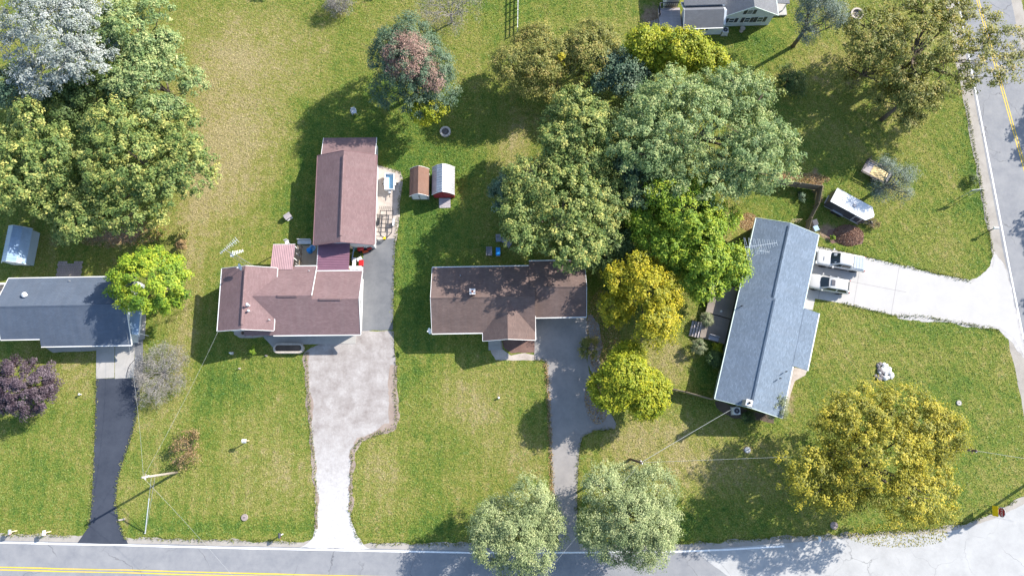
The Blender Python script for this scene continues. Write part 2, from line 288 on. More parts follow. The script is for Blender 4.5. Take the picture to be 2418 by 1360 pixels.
# ------------------------------------------------------------------ mesh builder
class MB:
    def __init__(s): s.v = []; s.f = []
    def add(s, vs, fs):
        o = len(s.v); s.v += [tuple(v) for v in vs]; s.f += [tuple(i + o for i in f) for f in fs]; return s
    def box(s, x0, x1, y0, y1, z0, z1):
        return s.add([(x, y, z) for z in (z0, z1) for y in (y0, y1) for x in (x0, x1)],
                     [(0, 2, 3, 1), (4, 5, 7, 6), (0, 1, 5, 4), (2, 6, 7, 3), (0, 4, 6, 2), (1, 3, 7, 5)])
    def obox(s, c, size, rz=0.0, rx=0.0, ry=0.0):
        m = Matrix.Translation(c) @ Matrix.Rotation(rz, 4, 'Z') @ Matrix.Rotation(ry, 4, 'Y') @ Matrix.Rotation(rx, 4, 'X')
        a, b, h = (i / 2 for i in size)
        return s.add([m @ Vector((x, y, z)) for z in (-h, h) for y in (-b, b) for x in (-a, a)],
                     [(0, 2, 3, 1), (4, 5, 7, 6), (0, 1, 5, 4), (2, 6, 7, 3), (0, 4, 6, 2), (1, 3, 7, 5)])
    def beam(s, p, q, w, h, up=(0, 0, 1)):
        p, q = Vector(p), Vector(q); d = (q - p).normalized(); u = Vector(up)
        a = d.cross(u)
        if a.length < 1e-4: a = d.cross(Vector((1, 0, 0)))
        a.normalize(); u = a.cross(d)
        vs = [e + a * (x * w / 2) + u * (y * h / 2) for e in (p, q) for y in (-1, 1) for x in (-1, 1)]
        return s.add(vs, [(0, 1, 3, 2), (4, 6, 7, 5), (0, 4, 5, 1), (2, 3, 7, 6), (0, 2, 6, 4), (1, 5, 7, 3)])
    def prism(s, poly, z0, z1):
        n = len(poly); a = sum(poly[i][0] * poly[(i + 1) % n][1] - poly[(i + 1) % n][0] * poly[i][1] for i in range(n))
        if a < 0: poly = poly[::-1]
        vs = [(p[0], p[1], z0) for p in poly] + [(p[0], p[1], z1) for p in poly]
        return s.add(vs, [tuple(range(n - 1, -1, -1)), tuple(range(n, 2 * n))] + [(i, (i + 1) % n, n + (i + 1) % n, n + i) for i in range(n)])
    def tube(s, pts, rad, n=6, cap=True):
        pts = [Vector(p) for p in pts]; k = len(pts)
        if not hasattr(rad, '__len__'): rad = [rad] * k
        ref = None; vs = []
        for i in range(k):
            d = (pts[min(i + 1, k - 1)] - pts[max(i - 1, 0)])
            d = d.normalized() if d.length > 1e-9 else Vector((0, 0, 1))
            if ref is None: ref = Vector((1, 0, 0)) if abs(d.x) < 0.8 else Vector((0, 1, 0))
            a = d.cross(ref).normalized(); b = d.cross(a); ref = b.cross(d) if False else ref
            for j in range(n):
                t = 2 * math.pi * j / n; vs.append(pts[i] + (a * math.cos(t) + b * math.sin(t)) * rad[i])
        fs = [(i * n + j, i * n + (j + 1) % n, (i + 1) * n + (j + 1) % n, (i + 1) * n + j) for i in range(k - 1) for j in range(n)]
        if cap: fs += [tuple(range(n - 1, -1, -1)), tuple((k - 1) * n + j for j in range(n))]
        return s.add(vs, fs)
    def lathe(s, prof, n=16, c=(0, 0, 0), axis='z', sx=1.0, sy=1.0):
        vs = []
        for r, z in prof:
            for j in range(n):
                t = 2 * math.pi * j / n; x, y = r * math.cos(t) * sx, r * math.sin(t) * sy
                vs.append((c[0] + x, c[1] + y, c[2] + z) if axis == 'z' else (c[0] + x, c[1] + z, c[2] + y))
        k = len(prof)
        fs = [(i * n + j, i * n + (j + 1) % n, (i + 1) * n + (j + 1) % n, (i + 1) * n + j) for i in range(k - 1) for j in range(n)]
        fs += [tuple(range(n - 1, -1, -1)), tuple((k - 1) * n + j for j in range(n))]
        return s.add(vs, fs)
    def loft(s, rings, cap=True):
        n = len(rings[0]); vs = [p for r in rings for p in r]; k = len(rings)
        fs = [(i * n + j, i * n + (j + 1) % n, (i + 1) * n + (j + 1) % n, (i + 1) * n + j) for i in range(k - 1) for j in range(n)]
        if cap: fs += [tuple(range(n - 1, -1, -1)), tuple((k - 1) * n + j for j in range(n))]
        return s.add(vs, fs)
    def quad(s, *p): return s.add(p, [tuple(range(len(p)))])
    def slab(s, p, t):
        """a polygon p (list of points) thickened by t against its normal"""
        p = [Vector(q) for q in p]; nrm = (p[1] - p[0]).cross(p[2] - p[0]).normalized(); n = len(p)
        if nrm.z < 0: p = p[::-1]; nrm = -nrm
        vs = p + [q - nrm * t for q in p]
        return s.add(vs, [tuple(range(n)), tuple(range(2 * n - 1, n - 1, -1))] + [(i, n + i, n + (i + 1) % n, (i + 1) % n) for i in range(n)])
    def build(s, name, mat, parent=None, smooth=False, loc=None, bevel=0.0, subd=0):
        me = bpy.data.meshes.new(name); me.from_pydata(s.v, [], s.f); me.update()
        uvl = me.uv_layers.new(name='m'); 
        for pl in me.polygons:
            n = pl.normal
            if abs(n.z) > 0.995: tx, ty = Vector((1, 0, 0)), Vector((0, 1, 0))
            else:
                tx = Vector((0, 0, 1)).cross(n).normalized(); ty = n.cross(tx)
            for li in pl.loop_indices:
                c = me.vertices[me.loops[li].vertex_index].co; uvl.data[li].uv = (c.dot(tx), c.dot(ty))
            pl.use_smooth = smooth
        me.materials.append(M[mat] if isinstance(mat, str) else mat)
        o = bpy.data.objects.new(name, me); COL.objects.link(o)
        if parent is not None: o.parent = parent
        if loc is not None: o.location = loc
        if bevel: b = o.modifiers.new('b', 'BEVEL'); b.width = bevel; b.segments = 2; b.limit_method = 'ANGLE'
        if subd: b = o.modifiers.new('s', 'SUBSURF'); b.levels = subd; b.render_levels = subd
        return o
B = MB
def mesh_obj(name, me, parent=None, loc=None, rz=0.0):
    o = bpy.data.objects.new(name, me); COL.objects.link(o)
    if parent is not None: o.parent = parent
    if loc is not None: o.location = loc
    o.rotation_euler.z = rz
    return o
def tag(o, label, cat, group=None):
    o['label'] = label; o['category'] = cat
    if group: o['group'] = group
    return o
def thing(name, label, cat, loc=(0, 0, 0), rz=0.0, group=None):
    o = bpy.data.objects.new(name, None); COL.objects.link(o); o.empty_display_size = 0.3
    o.location = loc; o.rotation_euler.z = rz
    return tag(o, label, cat, group)
def struct(o): o['kind'] = 'structure'; return o
def stuff(o): o['kind'] = 'stuff'; return o
def dup(src, loc, rz, label=None, parent=None):
    r = src.copy(); COL.objects.link(r)
    if parent is not None: r.parent = parent
    else: r.location = loc; r.rotation_euler.z = rz
    if label: r['label'] = label
    for ch in list(src.children): dup(ch, None, None, None, r)
    return r
class Frame:
    """local axes of a building: u along, v across"""
    def __init__(s, ox, oy, ang): s.o = Vector((ox, oy, 0)); s.a = R(ang); s.c, s.s = math.cos(s.a), math.sin(s.a)
    def loc(s, px, py, z=0.0):
        d = G(px, py, z) - s.o; return Vector((d.x * s.c + d.y * s.s, -d.x * s.s + d.y * s.c, z))

# ================================================================== the ground
def smooth_noise(pts, seed, cell=0.9, amp=1.0):
    r = np.random.default_rng(seed); n = len(pts); a = r.normal(size=n)
    k = np.ones(3) / 3; a = np.convolve(np.r_[a[-1], a, a[0]], k, 'valid'); return a * amp
def dense(poly, step, closed=True):
    out = []; n = len(poly)
    for i in range(n if closed else n - 1):
        a, b = poly[i], poly[(i + 1) % n]; L = (b - a).length; k = max(1, int(L / step))
        out += [a.lerp(b, j / k) for j in range(k)]
    if not closed: out.append(poly[-1])
    return out
PAVED = []
def pad(px, z, name, mat):
    P = [G(*q) for q in px]; PAVED.append(np.array([(p.x, p.y) for p in P])); return struct(B().prism([(p.x, p.y) for p in P], -0.05, z).build(name, mat))
def sheet(name, px, mat, level, jit=0.0, step=0.35, world=False, z=None):
    P = [Vector(p).to_3d() for p in px] if world else [G(*p) for p in px]
    if jit:
        P = dense(P, step); P = [p.copy() for p in P]
        j = smooth_noise(P, len(name) * 7 + len(px), amp=jit); j2 = smooth_noise(P, len(name) * 5 + 3 + len(px), amp=jit)
        for i, p in enumerate(P): p.x += j[i]; p.y += j2[i]
    zz = 0.004 * level if z is None else z
    PAVED.append(np.array([(p.x, p.y) for p in P]))
    a = sum(P[i].x * P[(i + 1) % len(P)].y - P[(i + 1) % len(P)].x * P[i].y for i in range(len(P)))
    if a < 0: P = P[::-1]
    return struct(B().add([(p.x, p.y, zz) for p in P], [tuple(range(len(P)))]).build(name, mat))
def offset_line(P, d):
    out = []
    for i, p in enumerate(P):
        t = (P[min(i + 1, len(P) - 1)] - P[max(i - 1, 0)]).normalized(); out.append(p + Vector((-t.y, t.x, 0)) * d)
    return out
def ext(P, a=120, b=120):
    return [P[0] - (P[1] - P[0]).normalized() * a] + P + [P[-1] + (P[-1] - P[-2]).normalized() * b]
def strip(name, P, w, mat, level, jit=0.0):
    P = dense(P, 0.8, False); l, r = offset_line(P, w / 2), offset_line(P, -w / 2)
    if jit:
        j = smooth_noise(P, 5, amp=jit); j2 = smooth_noise(P, 9, amp=jit)
        l = [p + Vector((0, j[i], 0)) for i, p in enumerate(l)]; r = [p + Vector((0, j2[i], 0)) for i, p in enumerate(r)]
    z = 0.004 * level; n = len(P)
    vs = [(p.x, p.y, z) for p in l] + [(p.x, p.y, z) for p in r]
    return struct(B().add(vs, [(n + i, n + i + 1, i + 1, i) for i in range(n - 1)]).build(name, mat))

FIELDS = []
def make_lawn():
    xs = np.r_[np.linspace(-900, -75, 12)[:-1], np.arange(-75, 75.01, 0.5), np.linspace(75, 900, 12)[1:]]
    ys = np.r_[np.linspace(-900, -22, 12)[:-1], np.arange(-22, 62.01, 0.5), np.linspace(62, 900, 12)[1:]]
    X, Y = np.meshgrid(xs, ys); nx, ny = len(xs), len(ys)
    co = np.stack([X, Y, np.zeros_like(X)], -1).reshape(-1, 3)
    idx = np.arange(nx * ny).reshape(ny, nx)
    q = np.stack([idx[:-1, :-1], idx[:-1, 1:], idx[1:, 1:], idx[1:, :-1]], -1).reshape(-1, 4)
    me = bpy.data.meshes.new('lawn'); me.vertices.add(len(co)); me.vertices.foreach_set('co', co.ravel())
    me.loops.add(q.size); me.loops.foreach_set('vertex_index', q.ravel().astype(np.int32))
    me.polygons.add(len(q)); me.polygons.foreach_set('loop_start', np.arange(0, q.size, 4, dtype=np.int32)); me.update(calc_edges=True)
    def field(blobs, base):
        FIELDS.append((blobs, base)); f = np.full(len(co), base)
        for px, py, rx, ry, a in blobs:
            c = G(px, py); s = scale_at(c)
            f += a * np.exp(-(((co[:, 0] - c.x) * s / rx) ** 2 + ((co[:, 1] - c.y) * s / ry) ** 2))
        return f
    dry = field([(540, 260, 130, 240, .55), (480, 480, 70, 150, .35), (640, 130, 200, 90, .22), (480, 90, 110, 80, .05), (590, 400, 60, 120, .28), (600, 1110, 90, 130, .22),
                 (560, 960, 60, 60, .1), (905, 1120, 55, 110, .4), (690, 1130, 60, 90, .22), (1130, 950, 90, 90, .38), (1130, 1150, 100, 70, .12), (1560, 1040, 150, 60, .45),
                 (170, 880, 60, 45, .5), (2130, 250, 60, 150, .28), (2200, 570, 120, 70, .2), (1590, 850, 60, 60, .6), (440, 780, 30, 150, .45), (1210, 340, 40, 90, .4),
                 (1960, 140, 100, 60, .35), (1040, 60, 150, 60, .2), (1380, 60, 130, 60, .12), (2150, 830, 180, 60, .12), (2000, 790, 60, 60, .15), (1640, 1120, 120, 60, .35), (1810, 1150, 80, 60, .2), (2110, 470, 90, 80, .22), (300, 1010, 30, 60, .2), (400, 960, 60, 60, .15), (1720, 520, 50, 40, .5), (1240, 1090, 80, 60, .25)], 0.31)
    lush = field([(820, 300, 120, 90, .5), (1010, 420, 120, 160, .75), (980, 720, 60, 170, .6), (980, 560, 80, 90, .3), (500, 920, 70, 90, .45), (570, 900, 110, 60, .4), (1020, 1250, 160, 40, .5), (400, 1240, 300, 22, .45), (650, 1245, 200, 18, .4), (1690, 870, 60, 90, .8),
                  (1900, 480, 60, 70, .5), (2220, 1180, 120, 60, .2), (1250, 20, 160, 80, .45), (1790, 110, 80, 60, .6), (2050, 560, 90, 60, .3), (2300, 380, 30, 150, .5), (2340, 560, 14, 90, .4), (1680, 1220, 140, 50, .5), (100, 1080, 80, 60, .3), (60, 1220, 120, 40, .3), (2180, 900, 160, 120, .1), (1000, 1000, 50, 200, .25), (650, 460, 50, 120, .3), (2220, 860, 260, 200, .2), (720, 450, 40, 150, .5), (2200, 500, 130, 120, .3)], 0.0)  # lush grass; the garage-side blob also paints that strip's shade darker green
    worn = field([(1865, 415, 40, 14, 1.0), (1930, 440, 20, 60, .8), (1770, 525, 26, 26, .8), (430, 560, 26, 34, .5), (2010, 195, 34, 22, .6), (1940, 190, 22, 18, .5), (250, 560, 110, 40, .55), (290, 540, 60, 40, .5), (2050, 520, 60, 14, .5), (1540, 40, 34, 40, .9), (1150, 430, 8, 20, .1),
                  (1765, 1062, 14, 12, .9), (578, 1220, 10, 10, .7), (1380, 720, 26, 60, .5), (1990, 90, 20, 20, .2), (2270, 1015, 8, 8, .4), (1870, 950, 22, 60, .55), (2300, 890, 60, 5, .1), (300, 1225, 14, 20, .6), (60, 1262, 120, 12, .5), (660, 1262, 150, 10, .3), (1985, 555, 45, 24, .75), (1950, 545, 22, 24, .6)], 0.0)
    mow = np.where(co[:, 0] > 18, .7, 0.0) + np.where((co[:, 1] > 33) & (co[:, 0] < -5), 3.0, 0.0)
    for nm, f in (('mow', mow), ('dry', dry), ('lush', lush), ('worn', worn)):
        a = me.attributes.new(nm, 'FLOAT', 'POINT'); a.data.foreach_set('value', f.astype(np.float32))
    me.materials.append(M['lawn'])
    return struct(mesh_obj('ground', me))
make_lawn()

# main road along the bottom, its shoulder and lines
WL = [G(*p) for p in ((-60, 1278.5), (300, 1287), (600, 1294), (850, 1299), (1150, 1305), (1340, 1304), (1580, 1302), (1720, 1297), (1850, 1289))]
base = ext(WL[:6], 300, 300)
up = offset_line(base, 0.22); lo = offset_line(base, -7.2)
sheet('road', [(p.x, p.y) for p in up] + [(p.x, p.y) for p in lo[::-1]], 'asphalt_road', 2, 0.05, 1.2, True)
shp = [(-80, 1258), (200, 1264), (420, 1272), (600, 1276), (740, 1279), (860, 1281), (1150, 1284), (1400, 1284), (1580, 1284), (1700, 1277), (1850, 1268), (1990, 1262), (2120, 1254), (2210, 1249), (2300, 1228), (2352, 1208), (2418, 1172), (2520, 1100)]
sheet('gravel_shoulder', shp + [(2560, 1420), (-80, 1420)], 'gravel_shoulder', 1, 0.16)
# junction apron with the side road, sun overexposure painted as paler asphalt
jp = [(1640, 1299), (1760, 1289), (1860, 1281), (1990, 1271), (2120, 1263), (2215, 1259), (2290, 1243), (2345, 1225), (2418, 1190), (2520, 1118), (2700, 1000)]
sheet('road_junction', jp + [(2700, 1520), (1900, 1520), (1800, 1440), (1720, 1360)], 'asphalt_overexposed', 3, 0.06)
SW = ext([G(*p) for p in ((2307, 233), (2345, 430), (2382, 624), (2417, 800))], 160, 60)
# side road on the far side of the corner lot
sl, sr = offset_line(SW, -0.35), offset_line(SW, 6.9)
sheet('side_road', [(p.x, p.y) for p in sl] + [(p.x, p.y) for p in sr[::-1]], 'asphalt_road', 2, 0.04, 1.0, True)
sh2 = offset_line(SW, -1.75)
sheet('gravel_verge', [(p.x, p.y) for p in sh2] + [(p.x, p.y) for p in offset_line(SW, 8.2)[::-1]], 'gravel_shoulder', 1, 0.14, 0.5, True)
strip('edge_line', ext(WL, 240, 0.1), 0.17, 'white_paint', 3.5, 0.015)
strip('edge_line', SW[:4] + [SW[4]], 0.17, 'white_paint', 4, 0.015)
cy = [G(*p) for p in ((-60, 1339.5), (300, 1348), (600, 1356), (900, 1363))]
for d in (0.12, -0.16): strip('centre_line', offset_line(ext(cy, 240, 240), d), 0.11, 'yellow_paint', 3.5, 0.015)
cy2 = ext([G(*p) for p in ((2358, 179), (2386, 280), (2417, 389))], 160, 40)
for d in (0.14, -0.14): strip('centre_line', offset_line(cy2, d), 0.11, 'yellow_paint', 4, 0.01)

# driveways and pads
sheet('driveway', [(227, 893), (330, 893), (330, 940), (322, 992), (308, 1040), (292, 1085), (278, 1135), (274, 1180), (281, 1232), (303, 1284), (182, 1281), (205, 1250), (214, 1215), (219, 1130), (224, 1000)], 'asphalt_fresh', 3, 0.03)
sheet('driveway_strip', [(318, 803), (338, 800), (338, 896), (317, 897)], 'asphalt_old', 3.2, 0.03)
for i, (a, b) in enumerate(((228, 271), (272.5, 318))):     # two concrete slabs with the joint between them
    pad([(a, 800), (b, 797), (b - 1, 892), (a - 1, 894)], 0.03, 'slab', 'concrete')
pad([(330, 742), (345, 742), (342, 800), (318, 806)], 0.024, 'side_walk', 'concrete')
sheet('porch_pad', [(95, 812), (228, 812), (228, 828), (125, 832)], 'concrete', 3, 0.03)
sheet('driveway_gravel', [(722, 828), (727, 920), (734, 1010), (742, 1090), (748, 1180), (747, 1240), (738, 1268), (724, 1284), (706, 1292), (880, 1297), (858, 1283), (842, 1265), (828, 1215), (829, 1130), (832, 1065), (850, 1040), (895, 1022), (931, 1012), (937, 990), (932, 930), (936, 860), (928, 782), (845, 778)], 'gravel_tan', 2.6, 0.13)
sheet('driveway_upper', [(858, 590), (889, 566), (934, 563), (930, 640), (928, 779), (845, 782)], 'asphalt_old', 3, 0.05)
sheet('gravel_bed', [(884, 388), (910, 394), (944, 407), (950, 420), (943, 480), (942, 530), (935, 572), (878, 578)], 'gravel_mixed', 2, 0.10)
sheet('gravel_dirt', [(716, 832), (730, 1010), (743, 1180), (744, 1250), (748, 1250), (751, 1180), (739, 1010), (726, 832)], 'dirt_edge', 2.9, 0.16)
sheet('gravel_dirt', [(938, 860), (940, 990), (934, 1016), (897, 1026), (852, 1044), (836, 1068), (832, 1210), (826, 1210), (824, 1066), (846, 1034), (893, 1014), (918, 1000), (914, 930), (920, 860)], 'dirt_edge', 2.9, 0.2)
pad([(655, 788), (842, 786), (840, 811), (655, 814)], 0.05, 'porch_slab', 'concrete')
sheet('porch_pad', [(625, 776), (656, 776), (656, 822), (648, 824), (632, 806), (622, 796)], 'concrete', 3, 0.02)
sheet('flower_bed', [(552, 780), (628, 780), (626, 795), (600, 798), (565, 797), (553, 790)], 'gravel_mixed', 2, 0.08)
sheet('driveway_grey', [(1262, 752), (1384, 742), (1388, 800), (1384, 840), (1392, 880), (1422, 940), (1455, 1000), (1452, 1013), (1405, 1016), (1376, 1030), (1368, 1060), (1364, 1120), (1362, 1200), (1366, 1280), (1372, 1308), (1328, 1308), (1312, 1240), (1304, 1180), (1300, 1060), (1293, 930), (1288, 853), (1262, 850)], 'asphalt_grey', 3, 0.05)
sheet('side_gravel', [(1386, 745), (1404, 740), (1418, 780), (1424, 830), (1416, 880), (1396, 884), (1388, 840), (1391, 800)], 'asphalt_grey', 2.2, 0.25)
sheet('path', [(1157, 803), (1184, 803), (1188, 825), (1206, 838), (1240, 834), (1262, 838), (1263, 850), (1170, 851), (1160, 832)], 'gravel_mixed', 3, 0.06)
sheet('mulch_bed', [(1186, 803), (1262, 803), (1262, 832), (1235, 832), (1208, 834), (1190, 822)], 'mulch', 2.5, 0.08)
sheet('concrete_drive', [(1900, 588), (1926, 580), (2000, 597), (2080, 615), (2146, 631), (2200, 647), (2240, 656), (2292, 668), (2322, 655), (2344, 632), (2352, 600), (2376, 640), (2410, 800), (2424, 850), (2395, 800), (2360, 772), (2250, 757), (2180, 746), (2124, 737), (2122, 747), (2050, 731), (1988, 716), (1896, 700)], 'concrete_white', 3, 0.0)
sheet('gravel_skirt', [(2140, 628), (2200, 645), (2240, 652), (2290, 662), (2318, 650), (2340, 630), (2347, 590), (2380, 640), (2428, 860), (2395, 812), (2360, 782), (2250, 765), (2120, 752)], 'gravel_white', 2.4, 0.14)
pad([(1903, 693), (1926, 697), (1919, 732), (1892, 728)], 0.03, 'door_slab', 'concrete_white')
J = B()
for a, b in (((1914, 647), (2140, 690)), ((1955, 588), (1932, 705)), ((2035, 606), (2015, 722)), ((2124, 626), (2104, 742))):
    p, q = G(*a), G(*b); J.beam((p.x, p.y, 0.0128), (q.x, q.y, 0.0128), 0.03, 0.004)
struct(J.build('drive_joints', 'stone_dark'))
sheet('mulch_bed', [(1955, 540), (1972, 534), (1990, 545), (2020, 542), (2040, 556), (2030, 574), (2008, 580), (1985, 572), (1965, 574), (1952, 560)], 'mulch', 1, 0.3)
sheet('house_bed', [(1686, 945), (1730, 958), (1830, 982), (1826, 1000), (1730, 985), (1690, 962)], 'dark_soil', 1, 0.12)
sheet('front_path', [(1868, 866), (1908, 872), (1900, 886), (1876, 900), (1866, 930), (1856, 975), (1846, 972), (1858, 915)], 'gravel_mixed', 2, 0.05)
# patch of brick pavers behind the slate roofed house
pat = thing('brick_patio', 'small patio of worn brick and concrete pavers behind the slate roofed house', 'patio', G(166, 636))
bo = G(166, 636); me_p = None
for i in range(11):
    for j in range(8):
        if j == 7 and 4 <= i <= 6: continue
        x, y = -1.5 + i * 0.27 + 0.1 * (j % 2), -1.25 + j * 0.3
        if me_p is None:
            o = B().box(-0.125, 0.125, -0.14, 0.14, 0.0, 0.03).build('paver', 'pavers', pat); me_p = o.data
        else: o = mesh_obj('paver', me_p, pat)
        o.location = (x, y, random.uniform(0, 0.008)); o.rotation_euler.z = random.uniform(-.05, .05)

# ================================================================== buildings
def gable(t, a0, a1, b0, b1, z0, z1, br, zr, mat, axis='u', th=0.14, trim='white_trim', eaves=(1, 1), rakes=(1, 1), cap=None, ridge_vent=None, name='roof', poly=None):
    """ridge along a; b0/b1 are the eaves at z0/z1, ridge at b=br, z=zr"""
    pt = (lambda a, b, z: (a, b, z)) if axis == 'u' else (lambda a, b, z: (b, a, z))
    m = B()
    m.slab([pt(a0, b0, z0), pt(a1, b0, z0), pt(a1, br, zr), pt(a0, br, zr)], th)
    m.slab([pt(a0, br, zr), pt(a1, br, zr), pt(a1, b1, z1), pt(a0, b1, z1)], th)
    r = m.build(name, mat, t)
    for k, (b, z, sg) in enumerate(((b0, z0, -1), (b1, z1, 1))):
        if eaves[k]: B().beam(pt(a0, b + sg * 0.05, z - 0.07), pt(a1, b + sg * 0.05, z - 0.07), 0.11, 0.12).build('gutter', trim, t)
    for k, (a, sg) in enumerate(((a0, -1), (a1, 1))):
        if rakes[k]:
            o = a + sg * 0.024
            for (b, z) in ((b0, z0), (b1, z1)):
                B().beam(pt(o, b, z - 0.055), pt(o, br, zr - 0.055), 0.045, 0.16).build('rake_board', trim, t)
    if cap: B().slab([pt(a0, br - 0.14, zr - 0.06 + 0.04), pt(a1, br - 0.14, zr - 0.02), pt(a1, br, zr + 0.045), pt(a0, br, zr + 0.045)], 0.03).slab([pt(a0, br, zr + 0.045), pt(a1, br, zr + 0.045), pt(a1, br + 0.14, zr - 0.02), pt(a0, br + 0.14, zr - 0.02)], 0.03).build('ridge_cap', cap, r)
    if ridge_vent:
        v0, v1, mt = ridge_vent
        B().loft([[pt(v, br - 0.17, zr - 0.10), pt(v, br - 0.17, zr + 0.03), pt(v, br, zr + 0.13), pt(v, br + 0.17, zr + 0.03), pt(v, br + 0.17, zr - 0.10)] for v in (v0, v1)]).build('ridge_vent', mt, r)
    return r
def house_wall(t, a0, a1, b0, b1, ze, br, zr, mat, axis='u', name='wall'):
    pt = (lambda a, b, z: (a, b, z)) if axis == 'u' else (lambda a, b, z: (b, a, z))
    return B().loft([[pt(a, b0, 0), pt(a, b0, ze), pt(a, br, zr), pt(a, b1, ze), pt(a, b1, 0)] for a in (a0, a1)]).build(name, mat, t)
def opening(t, c, nrm, w, h, kind='window', shutters=None, panes=2):
    """window or door set on a wall; nrm = outward direction in local axes"""
    n = Vector(nrm).normalized(); s = Vector((0, 0, 1)).cross(n); c = Vector(c); z = Vector((0, 0, 1))
    def bx(a0, a1, z0, z1, d0, d1, mb=None):
        mb = mb or B(); vs = [c + s * a + z * b + n * d for d in (d0, d1) for b in (z0, z1) for a in (a0, a1)]
        return mb.add(vs, [(0, 2, 3, 1), (4, 5, 7, 6), (0, 1, 5, 4), (2, 6, 7, 3), (0, 4, 6, 2), (1, 3, 7, 5)])
    f = B()
    for a in ((-w / 2 - .06, -w / 2), (w / 2, w / 2 + .06)): bx(a[0], a[1], -h / 2 - .06, h / 2 + .06, -.02, .05, f)
    for b in ((-h / 2 - .06, -h / 2), (h / 2, h / 2 + .06)): bx(-w / 2, w / 2, b[0], b[1], -.02, .045, f)
    if kind == 'window':
        bx(-w / 2, w / 2, -.025, .025, -.02, .04, f)
        fo = f.build('window', 'white_trim', t); g = bx(-w / 2, w / 2, -h / 2, -.025, -.02, .015); g.build('pane', 'window_glass', fo)
        bx(-w / 2, w / 2, .025, h / 2, -.02, .015).build('pane', 'window_glass', fo)
        if shutters:
            for sg in (-1, 1):
                a = sg * (w / 2 + .06 + .22); bx(a - .2, a + .2, -h / 2 - .03, h / 2 + .03, -.02, .045).build('shutter', shutters, t)
    else:
        fo = f.build('door', 'white_trim', t); bx(-w / 2, w / 2, -h / 2, h / 2, -.02, .02).build('door_leaf', 'white_trim' if kind == 'door' else kind, fo)
        bx(w / 2 - .16, w / 2 - .08, -.05, .05, .02, .07).build('handle', 'alu', fo)
    return fo
def garage_door(t, c, nrm, w, h):
    n = Vector(nrm).normalized(); s = Vector((0, 0, 1)).cross(n); c = Vector(c); z = Vector((0, 0, 1)); par = None
    for k in range(4):
        b0, b1 = -h / 2 + k * h / 4 + .01, -h / 2 + (k + 1) * h / 4 - .01
        vs = [c + s * a + z * b + n * d for d in (-.02, .025) for b in (b0, b1) for a in (-w / 2, w / 2)]
        o = B().add(vs, [(0, 2, 3, 1), (4, 5, 7, 6), (0, 1, 5, 4), (2, 6, 7, 3), (0, 4, 6, 2), (1, 3, 7, 5)]).build('garage_door_panel', 'white_trim', t)
def vent(t, u, v, z, r=0.06, h=0.45, mat='plastic_white', cap=False, name='vent_pipe'):
    m = B().lathe([(r, -0.15), (r, h)] + ([(r * 1.9, h), (r * 1.9, h + 0.08), (r * 0.3, h + 0.2)] if cap else [(r * .6, h), (r * .6, h - 0.1)]), 10, (u, v, z))
    return m.build(name, mat, t, smooth=False)

# ---- 1  slate blue ranch at the edge of the picture
F1 = Frame(-58.36, 16.47, 1.0)
h1 = thing('ranch_house', 'single storey house with slate blue shingle roof and white gutters beside the black driveway', 'house', F1.o, F1.a)
zs = 2.6 - 0.45 * 0.82
m = B().slab([(0, 0, 2.6), (14.75, 0, 2.6), (14.75, -3.55, 4.2), (0, -3.55, 4.2)], .14)
m.slab([(0, -3.55, 4.2), (14.75, -3.55, 4.2), (14.75, -7.92, zs), (4.45, -7.92, zs), (4.45, -7.1, 2.6), (0, -7.1, 2.6)], .14)
r1 = m.build('roof', 'shingle_slate', h1)
B().slab([(0, -3.7, 4.155), (14.75, -3.7, 4.155), (14.75, -3.55, 4.24), (0, -3.55, 4.24)], .03).slab([(0, -3.55, 4.24), (14.75, -3.55, 4.24), (14.75, -3.4, 4.155), (0, -3.4, 4.155)], .03).build('ridge_cap', 'shingle_slate', r1)
for a, b, v, z in ((0, 14.75, .05, 2.53), (0, 4.4, -7.15, 2.53), (4.45, 14.75, -7.97, zs - .07)):
    B().beam((a, v, z), (b, v, z), .11, .12).build('gutter', 'white_trim', h1)
for u, pts in ((-.024, ((0, 2.6), (-3.55, 4.2), (-7.1, 2.6))), (14.774, ((0, 2.6), (-3.55, 4.2), (-7.92, zs)))):
    for p, q in zip(pts, pts[1:]): B().beam((u, p[0], p[1] - .055), (u, q[0], q[1] - .055), .045, .16).build('rake_board', 'white_trim', h1)
house_wall(h1, .35, 14.4, -6.7, -.4, 2.5, -3.55, 3.95, 'siding_pale')
B().box(4.9, 14.3, -7.4, -6.72, 0, 2.2).build('front_bay', 'siding_pale', h1)
for u in (6.2, 9): opening(h1, (u, -7.4, 1.4), (0, -1, 0), 1.3, 1.1)
garage_door(h1, (12.3, -7.4, 1.05), (0, -1, 0), 3.2, 2.05)
opening(h1, (2.4, -6.7, 1.4), (0, -1, 0), 1.5, 1.1); opening(h1, (14.4, -3.4, 1.4), (1, 0, 0), 1.0, 1.0)
vent(h1, *F1.loc(62, 697, 3.6)[:2], 3.35, .16, .55, 'plastic_white', True, 'flue'); vent(h1, *F1.loc(164, 663, 2.9)[:2], 2.75, .05, .3, 'galvanised')
aw = B()                                          # flat side awning on posts
aw.slab([(14.42, -3.2, 2.45), (15.45, -3.2, 2.25), (15.45, -6.75, 2.25), (14.42, -6.75, 2.45)], .06)
aw.build('side_awning', 'steel_blue', h1)
B().beam((15.47, -3.2, 2.2), (15.47, -6.78, 2.2), .05, .12).build('awning_edge', 'white_trim', h1)
for v in (-3.4, -6.6): B().box(15.38, 15.44, v - .04, v + .04, 0, 2.2).build('post', 'white_trim', h1)
